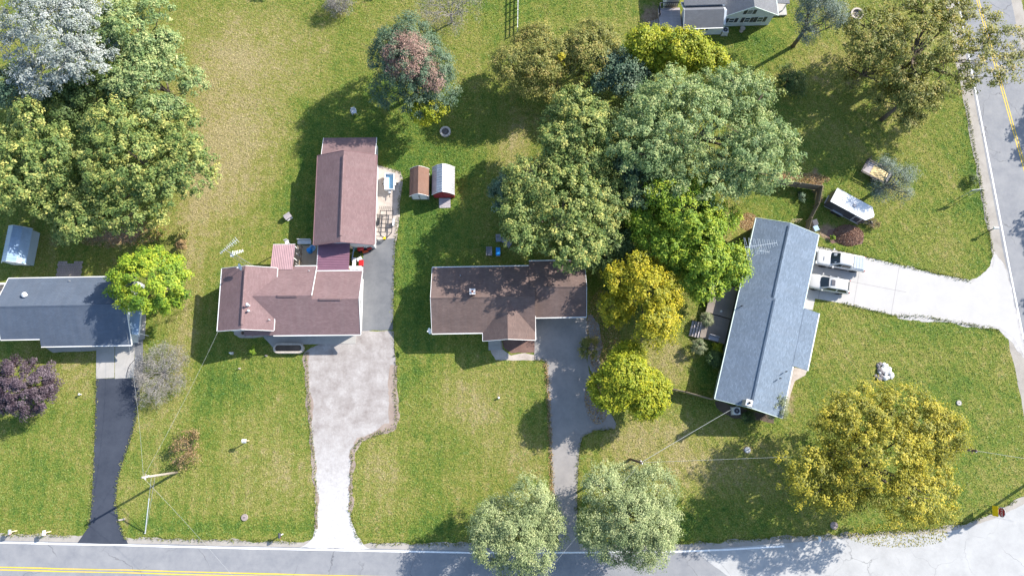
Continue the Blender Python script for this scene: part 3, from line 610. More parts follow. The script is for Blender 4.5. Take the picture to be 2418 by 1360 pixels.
# side deck with white railing at the edge of the picture
sd = thing('side_deck', 'wooden side deck with white baluster railing against the slate roofed house', 'deck', F1.o, F1.a)
for k in range(12): B().box(-2.6, -.0 + .3, -2.6 + k * .2, -2.6 + k * .2 + .18, .45, .49).build('plank', 'deck_wood', sd)
for v in (-.25, -2.45):
    B().beam((-2.6, v, 1.35), (.3, v, 1.35), .09, .06).beam((-2.6, v, .62), (.3, v, .62), .05, .05).build('rail', 'white_trim', sd)
    for k in range(12): B().box(-2.5 + k * .24, -2.45 + k * .24, v - .03, v + .03, .5, 1.33).build('baluster', 'white_trim', sd)

# ---- 2  mauve brown house with crossing gables
F2 = Frame(-33.5, 17.5, 0.6)
h2 = thing('gabled_house', 'house with mauve brown crossing gable roofs, ridge vents and white trim beside the gravel driveway', 'house', F2.o, F2.a)
gable(h2, -7.25, 0.0, 0.1, 6.47, 3.3, 3.3, 3.3, 4.6, 'shingle_mauve', 'v', eaves=(1, 0), ridge_vent=(-6.7, -.45, 'shingle_mauve'))
for v0, v1 in ((-7.2, -5.15), (-1.55, -.05)): B().beam((6.5, v0, 3.25), (6.5, v1, 3.25), .06, .12).build('fascia', 'white_trim', h2)
rB = B().slab([(2.9, -7.7, 2.6), (16.15, -7.7, 2.6), (16.15, -3.84, 4.12), (10.83, -3.84, 4.12), (10.83, -3.44, 4.28), (2.9, -3.44, 4.28)], .14)
rB.slab([(2.9, -3.44, 4.28), (10.83, -3.44, 4.28), (10.83, .3, 2.75), (2.9, .3, 2.75)], .14)
rB.slab([(10.83, -3.84, 4.12), (16.15, -3.84, 4.12), (16.15, -.3, 2.72), (10.83, -.3, 2.72)], .13)
rb = rB.build('roof', 'shingle_mauve', h2)
for u0, u1, v, z in ((7.0, 9.2, -3.44, 4.28), (11.7, 14.1, -3.84, 4.12)):
    B().loft([[(u, v - .17, z - .1), (u, v - .17, z + .03), (u, v, z + .13), (u, v + .17, z + .03), (u, v + .17, z - .1)] for u in (u0, u1)]).build('ridge_vent', 'shingle_mauve', rb)
B().beam((6.2, -7.75, 2.53), (16.15, -7.75, 2.53), .11, .12).build('gutter', 'white_trim', h2)
B().beam((8.3, .35, 2.68), (10.85, .35, 2.68), .11, .12).build('gutter', 'white_trim', h2)
B().beam((10.9, -.25, 2.66), (16.15, -.25, 2.66), .11, .12).build('gutter', 'white_trim', h2)
B().beam((10.855, .3, 2.72), (10.855, -3.44, 4.25), .05, .18).build('rake_board', 'white_trim', h2)
for p, q in (((-.3, 2.72), (-3.84, 4.12)), ((-7.7, 2.6), (-3.84, 4.12))): B().beam((16.175, p[0], p[1] - .05), (16.175, q[0], q[1] - .05), .05, .17).build('rake_board', 'white_trim', h2)
house_wall(h2, -6.85, -.4, .5, 6.1, 3.1, 3.3, 4.3, 'siding_white', 'v')
house_wall(h2, 6.12, 15.7, -7.0, -.75, 2.45, -3.6, 3.85, 'siding_white')
B().box(6.1, 10.6, -.7, -.1, 0, 2.4).build('rear_bay', 'siding_white', h2)
opening(h2, (2.0, -6.85, 1.5), (0, -1, 0), 1.4, 1.2); opening(h2, (4.9, -6.85, 1.05), (0, -1, 0), .9, 2.0, 'door')
garage_door(h2, (12.9, -7.0, 1.05), (0, -1, 0), 4.6, 2.1); opening(h2, (8.4, -7.0, 1.4), (0, -1, 0), 1.6, 1.1)
opening(h2, (15.7, -4, 1.5), (1, 0, 0), 1.0, 1.0); opening(h2, (.5, -3, 1.5), (-1, 0, 0), 1.2, 1.1)
for q, z, r, h, c in (((590, 722), 4.2, .09, .8, True), ((590, 735), 4.2, .07, .45, True), ((637, 755), 3.55, .05, .35, False), ((731, 640), 2.9, .05, .3, False)):
    vent(h2, *F2.loc(*q, z)[:2], z, r, h, 'plastic_white', c)
def ribbed(u0, u1, v0, v1, z0, z1, along, pitch, th=.03, rib=.055):
    """ribbed sheet; z0 at v0, z1 at v1; ribs run along u or v"""
    m = B(); zz = lambda v: z0 + (z1 - z0) * (v - v0) / (v1 - v0)
    m.slab([(u0, v0, z0), (u1, v0, z0), (u1, v1, z1), (u0, v1, z1)], th)
    if along == 'v':
        n = int((u1 - u0) / pitch)
        for i in range(n + 1):
            u = u0 + .03 + i * (u1 - u0 - .06) / n; m.beam((u, v0, z0 + rib / 2), (u, v1, z1 + rib / 2), .05, rib)
    else:
        n = int((v1 - v0) / pitch)
        for i in range(n + 1):
            v = v0 + .03 + i * (v1 - v0 - .06) / n; m.beam((u0, v, zz(v) + rib / 2), (u1, v, zz(v) + rib / 2), .05, rib)
    return m
aw1 = thing('patio_awning', 'pale rose ribbed metal awning over the deck behind the gabled house', 'awning', F2.o, F2.a)
ribbed(5.55, 8.1, -.1, 3.0, 2.95, 2.5, 'v', .2).build('roof_sheet', 'metal_rose', aw1)
for u, v in ((5.7, 2.85), (7.95, 2.85), (7.95, 1.4)):
    B().box(u - .05, u + .05, v - .05, v + .05, 0, 2.48).build('post', 'white_trim', aw1)
B().beam((5.55, 3.03, 2.45), (8.1, 3.03, 2.45), .05, .1).build('edge_beam', 'white_trim', aw1)
aw2 = thing('breezeway_roof', 'purple ribbed metal roof bridging the gabled house and the long garage', 'awning', F2.o, F2.a)
ribbed(10.85, 14.55, -.18, 3.35, 2.68, 2.55, 'u', .2).build('roof_sheet', 'metal_mauve', aw2)
B().beam((10.82, -.1, 2.6), (10.82, 3.3, 2.5), .06, .14).build('edge_beam', 'white_trim', aw2)
for u, v in ((11.0, 2.9), (14.4, 2.9), (14.4, .2)): B().box(u - .06, u + .06, v - .06, v + .06, 0, 2.48).build('post', 'lumber', aw2)
bd = thing('back_deck', 'tan plank deck between the rose awning and the purple breezeway roof', 'deck', F2.o, F2.a)
me = None
for k in range(21):
    v = .45 + k * .145
    if me is None: o = B().box(-2.85, 2.85, -.066, .066, 0, .04).build('plank', 'deck_tan', bd); me = o.data
    else: o = mesh_obj('plank', me, bd)
    o.location = (8.1, v, .5)
B().box(5.3, 10.9, .4, 3.45, .1, .49).build('deck_frame', 'deck_wood', bd)
for p, q in (((8.35, .4), (8.35, 3.3)), ((8.35, 2.6), (8.0, 3.1))):
    B().beam((*p, 1.35), (*q, 1.35), .1, .06).beam((*p, .75), (*q, .75), .06, .06).build('rail', 'fence_wood', bd)
for v in (.5, 1.4, 2.3, 3.2): B().box(8.3, 8.4, v - .05, v + .05, .52, 1.33).build('rail_post', 'fence_wood', bd)
for a in (.7, 1.9):
    B().beam((8.35, a, .6), (7.9, a + .35, 1.3), .05, .05).beam((8.35, a + .7, 1.3), (7.9, a + .35, .6), .05, .05).build('lattice_brace', 'white_trim', bd)
t = thing('garden_bench', 'white bench standing along the edge of the tan deck', 'bench', F2.loc(720, 571, .5).to_3d(), 0)
wp = lambda F, u, v, z=0: Vector((F.o.x + u * F.c - v * F.s, F.o.y + u * F.s + v * F.c, z))
t.location = G(719, 572, .9); t.location.z = .54
for k in range(3): B().box(-.8, .8, -.24 + k * .17, -.1 + k * .17, .42, .46).build('seat_slat', 'plastic_white', t)
for x in (-.7, .7): B().box(x - .04, x + .04, -.22, .22, 0, .42).build('leg', 'plastic_white', t)
for k in range(2): B().box(-.8, .8, .26, .3, .5 + k * .2, .64 + k * .2).build('back_slat', 'plastic_white', t)
t = thing('water_barrel', 'bright blue plastic barrel on the tan deck by the purple roof', 'barrel', G(731, 592, 1.0)); t.location.z = .54
B().lathe([(.26, 0), (.3, .12), (.3, .75), (.27, .86), (.1, .88)], 16).build('drum', 'plastic_blue', t, True); B().lathe([(.31, .3), (.325, .33), (.31, .36)], 16).build('hoop', 'plastic_blue', t)
t = thing('laundry_tub', 'pale blue plastic tub beside the bright blue barrel on the deck', 'tub', G(738, 586, .9)); t.location.z = .54
B().lathe([(.26, 0), (.36, .42), (.39, .45), (.36, .46), (.33, .42), (.24, .05)], 18).build('bowl', 'plastic_pale_blue', t, True); B().box(-.42, -.36, -.08, .08, .38, .44).build('handle', 'plastic_white', t)
t = thing('patio_chair', 'white plastic chair at the outer edge of the rose awning', 'chair', G(680, 574, .6)); t.rotation_euler.z = .4
B().box(-.22, .22, -.22, .22, .4, .44).build('seat', 'plastic_white', t); B().box(-.22, .22, .2, .24, .44, .9).build('backrest', 'plastic_white', t)
for x in (-.2, .2):
    for y in (-.2, .2): B().box(x - .025, x + .025, y - .025, y + .025, 0, .4).build('leg', 'plastic_white', t)
# oval stone planter in front
pl = thing('stone_planter', 'raised oval planter ringed with pale stone blocks in front of the gabled house', 'planter', G(684, 823))
ring = []
for k in range(34):
    s = k / 34; a, b = 1.15, .46; per = 4 * a + 2 * math.pi * b; d = s * per
    if d < 2 * a: p, an = (-a + d, -b), 0
    elif d < 2 * a + math.pi * b: th = (d - 2 * a) / b; p, an = (a + b * math.sin(th), -b * math.cos(th)), th
    elif d < 4 * a + math.pi * b: p, an = (a - (d - 2 * a - math.pi * b), b), math.pi
    else: th = (d - 4 * a - math.pi * b) / b; p, an = (-a - b * math.sin(th), b * math.cos(th)), th + math.pi
    ring.append((p, an))
blk = None
for z in (0, .2, .4):
    for k, (p, an) in enumerate(ring):
        if blk is None: o = B().box(-.115, .115, -.13, .11, .005, .19).build('stone_block', 'stone_pale', pl, bevel=.02); blk = o.data
        else: o = mesh_obj('stone_block', blk, pl); b_ = o.modifiers.new('b', 'BEVEL'); b_.width = .02
        o.location = (p[0] * 1.02, p[1] * 1.02 + .0, z); o.rotation_euler.z = an + random.uniform(-.05, .05)
n = 28; B().add([(math.copysign(1.15, math.cos(x)) * (1 if abs(math.cos(x)) > .02 else 0) + .36 * math.cos(x), .36 * math.sin(x), .5) for x in np.linspace(0, 2 * math.pi, n, endpoint=False) + .01], [tuple(range(n))]).build('soil', 'dark_soil', pl)
for x, mt in ((-1.45, 'plastic_white'), (-1.35, 'plastic_white'), (1.3, 'plastic_white')): pass

# ---- 3  long garage
F3 = Frame(-23.05, 20.46, 0.6)
h3 = thing('long_garage', 'long detached garage with mauve brown roof, ridge vent and white walls beside the gravel bed', 'garage', F3.o, F3.a)
gable(h3, -.1, 10.95, -.05, 6.95, 3.0, 3.0, 3.42, 4.5, 'shingle_mauve', 'v', trim='mauve_trim', ridge_vent=(.6, 10.3, 'shingle_mauve'))
B().slab([(.35, 10.85, 2.98), (6.75, 10.85, 2.98), (6.75, 13.5, 2.3), (.35, 13.5, 2.3)], .12).build('lean_to_roof', 'shingle_mauve', h3)
for u in (.32, 6.78): B().beam((u, 10.95, 2.9), (u, 13.5, 2.24), .05, .14).build('rake_board', 'white_trim', h3)
house_wall(h3, .2, 10.7, .3, 6.62, 2.85, 3.42, 4.15, 'siding_white', 'v')
B().loft([[(u, 10.72, 0), (u, 10.72, 2.8), (u, 13.2, 2.15), (u, 13.2, 0)] for u in (.65, 6.5)]).build('lean_to', 'siding_white', h3)
opening(h3, (6.62, 3.2, 1.5), (1, 0, 0), 1.0, .9); opening(h3, (6.5, 12.1, 1.3), (1, 0, 0), .8, .7); garage_door(h3, (4.4, .2, 1.1), (0, -1, 0), 2.8, 2.1)
opening(h3, (.3, 5, 1.5), (-1, 0, 0), 1.0, .9)

# ---- 4  brown house in the middle
F4 = Frame(-9.21, 17.72, 1.0)
h4 = thing('brown_roof_house', 'house with weathered brown shingle roof and small front gable beside the grey driveway', 'house', F4.o, F4.a)
rm = B().slab([(-.05, .05, 2.6), (11.75, .05, 2.6), (11.75, -3.82, 4.15), (-.05, -3.82, 4.15)], .14)
rm.slab([(-.05, -3.82, 4.15), (11.75, -3.82, 4.15), (11.75, -7.65, 2.6), (-.05, -7.65, 2.6)], .14)
ro = rm.build('roof', 'shingle_brown', h4)
B().slab([(-.05, -3.97, 4.105), (11.75, -3.97, 4.105), (11.75, -3.82, 4.195), (-.05, -3.82, 4.195)], .03).slab([(-.05, -3.82, 4.195), (11.75, -3.82, 4.195), (11.75, -3.67, 4.105), (-.05, -3.67, 4.105)], .03).build('ridge_cap', 'shingle_brown', ro)
gable(h4, -8.6, -3.9, 5.75, 11.72, 2.58, 2.58, 8.6, 4.0, 'shingle_brown', 'v', eaves=(0, 1), rakes=(1, 0), name='front_gable_roof')
gable(h4, 11.2, 17.65, -6.0, .65, 2.5, 2.5, -2.7, 3.8, 'shingle_brown', 'u', rakes=(0, 1), cap='shingle_brown', name='garage_roof')
for a, b, v in ((-.05, 11.7, .1), (-.05, 5.7, -7.7)): B().beam((a, v, 2.53), (b, v, 2.53), .11, .12).build('gutter', 'white_trim', h4)
for v in (.05, -7.65): B().beam((-.074, v, 2.545), (-.074, -3.82, 4.095), .045, .16).build('rake_board', 'white_trim', h4)
B().beam((5.72, -7.7, 2.5), (5.72, -8.6, 2.5), .06, .13).build('fascia', 'white_trim', h4)
house_wall(h4, .35, 11.5, -7.2, -.4, 2.45, -3.82, 3.9, 'siding_cream'); house_wall(h4, -8.15, -4, 6.15, 11.3, 2.4, 8.6, 3.75, 'siding_cream', 'v'); house_wall(h4, 11.6, 17.25, -5.55, .25, 2.35, -2.7, 3.55, 'siding_cream')
opening(h4, (3, -7.2, 1.4), (0, -1, 0), 1.6, 1.2); opening(h4, (9.6, -8.15, 1.4), (0, -1, 0), 1.8, 1.3); opening(h4, (6.9, -8.15, 1.1), (0, -1, 0), .95, 2.0, 'door')
garage_door(h4, (14.5, -5.55, 1.05), (0, -1, 0), 4.6, 2.05); opening(h4, (.35, -4.5, 1.5), (-1, 0, 0), 1.2, 1.1)
c = F4.loc(1116, 690, 4.4); ch = B().box(c.x - .28, c.x + .28, c.y - .28, c.y + .28, 3.3, 4.75).build('chimney', 'clay', h4)
B().box(c.x - .33, c.x + .33, c.y - .33, c.y + .33, 4.75, 4.82).build('chimney_cap', 'stone_white', ch); B().lathe([(.13, 4.82), (.13, 5.0), (.09, 5.0), (.09, 4.85)], 12, (c.x, c.y, 0)).build('flue', 'clay', ch)
vent(h4, *F4.loc(1087, 651, 3.1)[:2], 3.0, .06, .3, 'galvanised'); vent(h4, *F4.loc(1251, 741, 3.2)[:2], 3.05, .05, .35, 'dark_panel')
stp = thing('front_steps', 'pale concrete front steps at the brown roofed house', 'steps', F4.o, F4.a)
for k in range(3): B().box(6.3, 7.75, -8.5 - .3 * (k + 1), -8.18, 0, .54 - .18 * k - .002 * k).build('step', 'concrete', stp)

# ---- 5  blue shingled house, turned towards the side road
F5 = Frame(22.76, 2.70, 73.88)
h5 = thing('blue_roof_house', 'long house with blue grey shingle roof set at an angle beside the concrete drive', 'house', F5.o, F5.a)
gable(h5, 12.3, 21.95, -7.45, 0, 2.6, 2.6, -3.55, 3.75, 'shingle_blue', 'u', trim='pale_trim', rakes=(0, 1), ridge_vent=(12.6, 21.6, 'shingle_blue'))
rs = B().slab([(.0, 0, 2.62), (12.75, 0, 2.62), (12.75, -3.7, 3.92), (.0, -3.7, 3.92)], .14)
rs.slab([(0, -3.7, 3.92), (12.75, -3.7, 3.92), (12.75, -7.6, 2.62), (0, -7.6, 2.62)], .14)
rs.slab([(6.05, -7.55, 2.66), (12.9, -7.55, 2.66), (12.9, -9.45, 2.2), (6.05, -9.45, 2.2)], .12)
rr = rs.build('roof', 'shingle_blue', h5)
B().loft([[(u, -3.87, 3.83), (u, -3.87, 3.95), (u, -3.7, 4.03), (u, -3.53, 3.95), (u, -3.53, 3.83)] for u in (.3, 12.5)]).build('ridge_vent', 'shingle_blue', rr)
B().beam((0, .06, 2.53), (12.7, .06, 2.53), .12, .13).beam((12.75, .06, 2.515), (21.95, .06, 2.515), .12, .13).build('gutter', 'pale_trim', h5)
B().beam((.0, -7.66, 2.55), (6.0, -7.66, 2.55), .11, .12).beam((6.05, -9.51, 2.13), (12.9, -9.51, 2.13), .11, .12).build('gutter', 'white_trim', h5)
for v in (0, -7.6): B().beam((-.024, v, 2.56), (-.024, -3.7, 3.86), .045, .16).build('rake_board', 'pale_trim', h5)
house_wall(h5, .4, 21.55, -6.95, -.4, 2.45, -3.6, 3.5, 'siding_sage')
B().box(6.6, 12.5, -8.9, -6.97, 0, 2.15).build('front_room', 'siding_sage', h5)
for u in (3, 8.5, 15, 19): opening(h5, (u, -.4, 1.5), (0, 1, 0), 1.3, 1.1)
garage_door(h5, (17.3, -6.95, 1.05), (0, -1, 0), 5.0, 2.1); opening(h5, (9.5, -8.9, 1.3), (0, -1, 0), 1.8, 1.1); opening(h5, (4, -6.95, 1.05), (0, -1, 0), .95, 2.0, 'brick_red'); opening(h5, (.4, -5, 1.5), (-1, 0, 0), 1.1, 1.1); opening(h5, (21.55, -3, 1.5), (1, 0, 0), 1.1, 1.1)
c = F5.loc(1768, 951, 4.9); ch = B().box(c.x - .3, c.x + .3, c.y - .3, c.y + .3, 3.2, 5.0).build('chimney', 'stone_pale', h5)
B().box(c.x - .36, c.x + .36, c.y - .36, c.y + .36, 5.0, 5.09).build('chimney_cap', 'stone_white', ch); B().lathe([(.12, 5.09), (.12, 5.25), (.09, 5.25), (.09, 5.11)], 10, (c.x, c.y, 0)).build('flue', 'dark_gap', ch)
for q in ((1752, 722, 3.0), (1857, 877, 3.4), (1843, 893, 3.6)):
    c = F5.loc(*q); vent(h5, c.x, c.y, q[2] - .15, .06, .35, 'black_steel')
# deck and steps on its garden side
dk = thing('garden_deck', 'weathered plank deck with four steps along the blue roofed house', 'deck', F5.o, F5.a)
me = {}
for sec, (u0, u1) in enumerate(((6.7, 9.72), (9.8, 13.6))):
    for k in range(22):
        v = .0 + k * .135 - .1
        if sec not in me: o = B().box(-(u1 - u0) / 2, (u1 - u0) / 2, -.06, .06, 0, .035).build('plank', 'deck_wood', dk); me[sec] = o.data
        else: o = mesh_obj('plank', me[sec], dk)
        o.location = ((u0 + u1) / 2, v, .6 + (.16 if sec else 0) + random.uniform(0, .008))
B().box(6.72, 9.7, -.15, 2.72, .1, .59).box(9.82, 13.58, -.15, 2.72, .1, .75).build('deck_frame', 'fence_wood', dk)
for k in range(4): B().box(6.6, 8.5, 2.78 + k * .3, 3.04 + k * .3, .48 - k * .14, .53 - k * .14).build('step', 'deck_grey', dk)
B().beam((6.62, 2.8, .42), (6.62, 4.0, .02), .04, .2).beam((8.48, 2.8, .42), (8.48, 4.0, .02), .04, .2).build('stringer', 'fence_wood', dk)
t = thing('deck_lounger', 'lilac grey cushioned bench on the garden deck beside the steps', 'bench', wp(F5, 6.95, 1.3, .64), F5.a + math.pi)
B().box(-.28, .28, -.6, .6, .32, .42).build('cushion', 'plastic_grey', t, bevel=.04); B().box(-.3, -.24, -.6, .6, .42, .85).build('backrest', 'plastic_grey', t, bevel=.02)
for y in (-.5, .5):
    for x in (-.22, .22): B().box(x - .03, x + .03, y - .03, y + .03, 0, .32).build('leg', 'black_steel', t)
for q, nm, lb, mt in (((1703, 735, .9), 'ornament', 'small white ornament standing on the garden deck', 'plastic_white'),):
    p = G(*q); t = thing('garden_ornament', lb, 'ornament', (p.x, p.y, .8)); B().lathe([(.1, 0), (.13, .05), (.05, .12), (.12, .22), (.02, .36)], 12).build('figure', mt, t, True); B().box(-.12, .12, -.12, .12, -.02, .02).build('plinth', mt, t)

# ---- 6  pale house at the top
F6 = Frame(27.2, 50.3, 2.0)
h6 = thing('pale_blue_house', 'two storey house with pale siding, dark shutters and grey roofs behind the yellow green tree', 'house', F6.o, F6.a)
house_wall(h6, 0, 9.0, -.35, 5.9, 2.55, 2.6, 4.3, 'siding_pale', 'v')
gable(h6, -.22, 9.2, -.7, 6.25, 2.5, 2.5, 2.6, 4.48, 'shingle_grey', 'v', trim='pale_trim')
for u, z, w, h in ((.75, 1.35, .62, .8), (2.75, 1.35, .62, .95), (4.4, 1.35, .62, .95), (2.55, 3.05, .6, .75)): opening(h6, (u, 0, z), (0, -1, 0), w, h, 'window', 'dark_panel')
house_wall(h6, -5.3, -.36, -1.1, 1.7, 2.2, .3, 3.15, 'siding_pale', 'u', 'wing_wall')
gable(h6, -5.7, -.72, -1.5, 2.1, 2.25, 2.25, .3, 3.4, 'shingle_grey', 'u', rakes=(1, 0), name='wing_roof')
B().loft([[(u, 1.2, 2.4), (u, 1.2, 3.3), (u, 3.0, 3.9), (u, 3.0, 2.4)] for u in (-5.4, -.4)]).build('rear_wing', 'siding_pale', h6)
B().slab([(-5.7, 1.0, 3.33), (-.4, 1.0, 3.33), (-.4, 3.4, 4.1), (-5.7, 3.4, 4.1)], .1).build('rear_wing_roof', 'shingle_grey', h6)
opening(h6, (-2.9, -1.1, 1.4), (0, -1, 0), 1.2, .7)
B().slab([(5.9, 1.6, 2.42), (8.1, 1.6, 2.1), (8.1, 5.4, 2.1), (5.9, 5.4, 2.42)], .12).build('porch_roof', 'shingle_grey', h6)
for v in (1.8, 5.2): B().box(7.8, 7.92, v - .06, v + .06, 0, 2.0).build('porch_post', 'white_trim', h6)
B().box(6.2, 8.4, 1.2, 5.6, .02, .3).build('porch_floor', 'concrete_white', h6)
B().box(-7.4, -5.75, 2.7, 6.6, 0, 2.3).build('rear_room', 'siding_white', h6); B().slab([(-7.5, 2.6, 2.35), (-5.72, 2.6, 2.5), (-5.72, 6.7, 2.5), (-7.5, 6.7, 2.35)], .08).build('rear_room_roof', 'white_trim', h6)
dk6 = thing('lilac_deck', 'raised lilac grey plank deck with dark railing at the pale blue house', 'deck', F6.o, F6.a)
me = None
for k in range(17):
    v = -1.2 + k * .21
    if me is None: o = B().box(-1.4, 1.4, -.095, .095, 0, .04).build('plank', 'deck_grey', dk6); me = o.data
    else: o = mesh_obj('plank', me, dk6)
    o.location = (-6.95, v, .9)
B().box(-8.3, -5.6, -1.3, 2.35, .1, .89).build('deck_frame', 'fence_wood', dk6)
for p, q in (((-8.3, .9), (-8.3, 2.35)), ((-8.3, 2.4), (-5.8, 2.4))):
    B().beam((*p, 1.9), (*q, 1.9), .09, .06).beam((*p, 1.1), (*q, 1.1), .06, .05).build('rail', 'dark_panel', dk6)
    for k in range(9):
        a = Vector((*p, 1.5)).lerp(Vector((*q, 1.5)), (k + .5) / 9); B().box(a.x - .025, a.x + .025, a.y - .025, a.y + .025, 1.1, 1.88).build('baluster', 'dark_panel', dk6)
for k in range(4): B().box(-9.6, -8.35, -.6 - .32 * 0 + k * .0, .9, .0, .0 + .2).build('stair', 'deck_wood', dk6) if k == 0 else B().box(-8.35 - .3 * (4 - k), -8.35, -.6, .9, .2 * k + .005, .2 * (k + 1)).build('stair', 'deck_wood', dk6)
def ac_unit(p, rz, label, s=.8):
    t = thing('air_conditioner', label, 'air conditioner', p, rz, None)
    B().box(-s / 2, s / 2, -s / 2, s / 2, .06, .78).build('cabinet', 'plastic_white', t, bevel=.03)
    g = B().lathe([(s * .42, .782), (s * .42, .80), (s * .38, .80), (s * .38, .786)], 20).build('fan_ring', 'plastic_grey', t)
    B().lathe([(s * .37, .783), (s * .37, .788)], 20).build('fan_guard', 'dark_panel', t); B().lathe([(.1, .79), (.1, .81), (.02, .82)], 12).build('hub', 'plastic_grey', t)
    B().box(-s * .6, s * .6, -s * .6, s * .6, 0, .06).build('pad', 'concrete', t)
ac_unit(G(1735, 970), .0, 'white air conditioner unit at the gable end of the blue roofed house')
ac_unit(G(1709, 79), .0, 'air conditioner unit on a pad under the shuttered pale gable wall', .75)

# ---- sheds
def gambrel(w, L, ze, zb, zt, bx, roof, wall, t, ov=.12, door=None, rib=None):
    """ridge along local y"""
    prof = [(-w / 2, ze), (-bx, zb), (0, zt), (bx, zb), (w / 2, ze)]
    wl = [(-w / 2 + ov, 0), (-w / 2 + ov, ze + .05), (-bx + ov * .5, zb - .06), (0, zt - .08), (bx - ov * .5, zb - .06), (w / 2 - ov, ze + .05), (w / 2 - ov, 0)]
    B().loft([[(x, y, z) for x, z in wl] for y in (-L / 2 + ov, L / 2 - ov)]).build('wall', wall, t)
    m = B()
    for p, q in zip(prof, prof[1:]):
        m.slab([(p[0], -L / 2, p[1]), (q[0], -L / 2, q[1]), (q[0], L / 2, q[1]), (p[0], L / 2, p[1])], .05)
    r = m.build('roof', roof, t)
    if rib:
        for p, q in zip(prof, prof[1:]):
            n = int(L / rib); k = B()
            for i in range(n + 1):
                y = -L / 2 + .03 + i * (L - .06) / n; k.beam((p[0], y, p[1] + .012), (q[0], y, q[1] + .012), .04, .03)
            k.build('rib', roof, r)
    for s in (-1, 1):
        k = B()
        for p, q in zip(prof, prof[1:]): k.beam((p[0], s * (L / 2 + .02), p[1] - .05), (q[0], s * (L / 2 + .02), q[1] - .05), .035, .1)
        k.build('rake_board', 'white_trim', t)
    if door:
        for i, x in enumerate(door[1]):
            d = B().box(x - door[2] / 2, x + door[2] / 2, -L / 2 + ov - .05, -L / 2 + ov + .01, .12, door[3]).build('door', door[0], t)
            B().box(x + door[2] / 2 - .12, x + door[2] / 2 - .06, -L / 2 + ov - .09, -L / 2 + ov - .05, 1.0, 1.12).build('handle', 'black_steel', d)
s1 = thing('garden_shed', 'rust brown gambrel roofed shed with white doors next to the silver barn shed', 'shed', G(992, 438), R(.5))
s1.location = (-11.2, 28.55, 0)
gambrel(2.35, 3.45, 1.55, 2.2, 2.6, .62, 'shingle_rust', 'siding_white', s1, door=('white_trim', (-.45, .45), .86, 1.75))
for x in (-.98, -.02, .93):
    B().box(x - .03, x + .03, -1.69, -1.66, .1, 1.8).build('door_trim', 'dark_panel', s1)
s2 = thing('barn_shed', 'red barn shed with silver metal roof and ramp next to the rust brown shed', 'shed', (-8.3, 28.75, 0), R(.5))
gambrel(2.75, 3.45, 1.55, 2.35, 2.75, .72, 'galvanised', 'siding_red', s2, door=('siding_red', (-.5, .5), .95, 1.8), rib=.3)
B().slab([(-.65, -2.9, .02), (.75, -2.9, .02), (.75, -1.72, .22), (-.65, -1.72, .22)], .05).build('ramp', 'deck_grey', s2)
s3 = thing('blue_shed', 'blue grey metal gambrel roofed shed under the trees behind the slate roofed house', 'shed', (-58.75, 20.7, 0), R(-3))
gambrel(2.95, 4.3, 1.5, 2.3, 2.75, .85, 'steel_blue', 'siding_blue', s3, door=('white_trim', (-.5, .5), .9, 1.75), rib=.35)

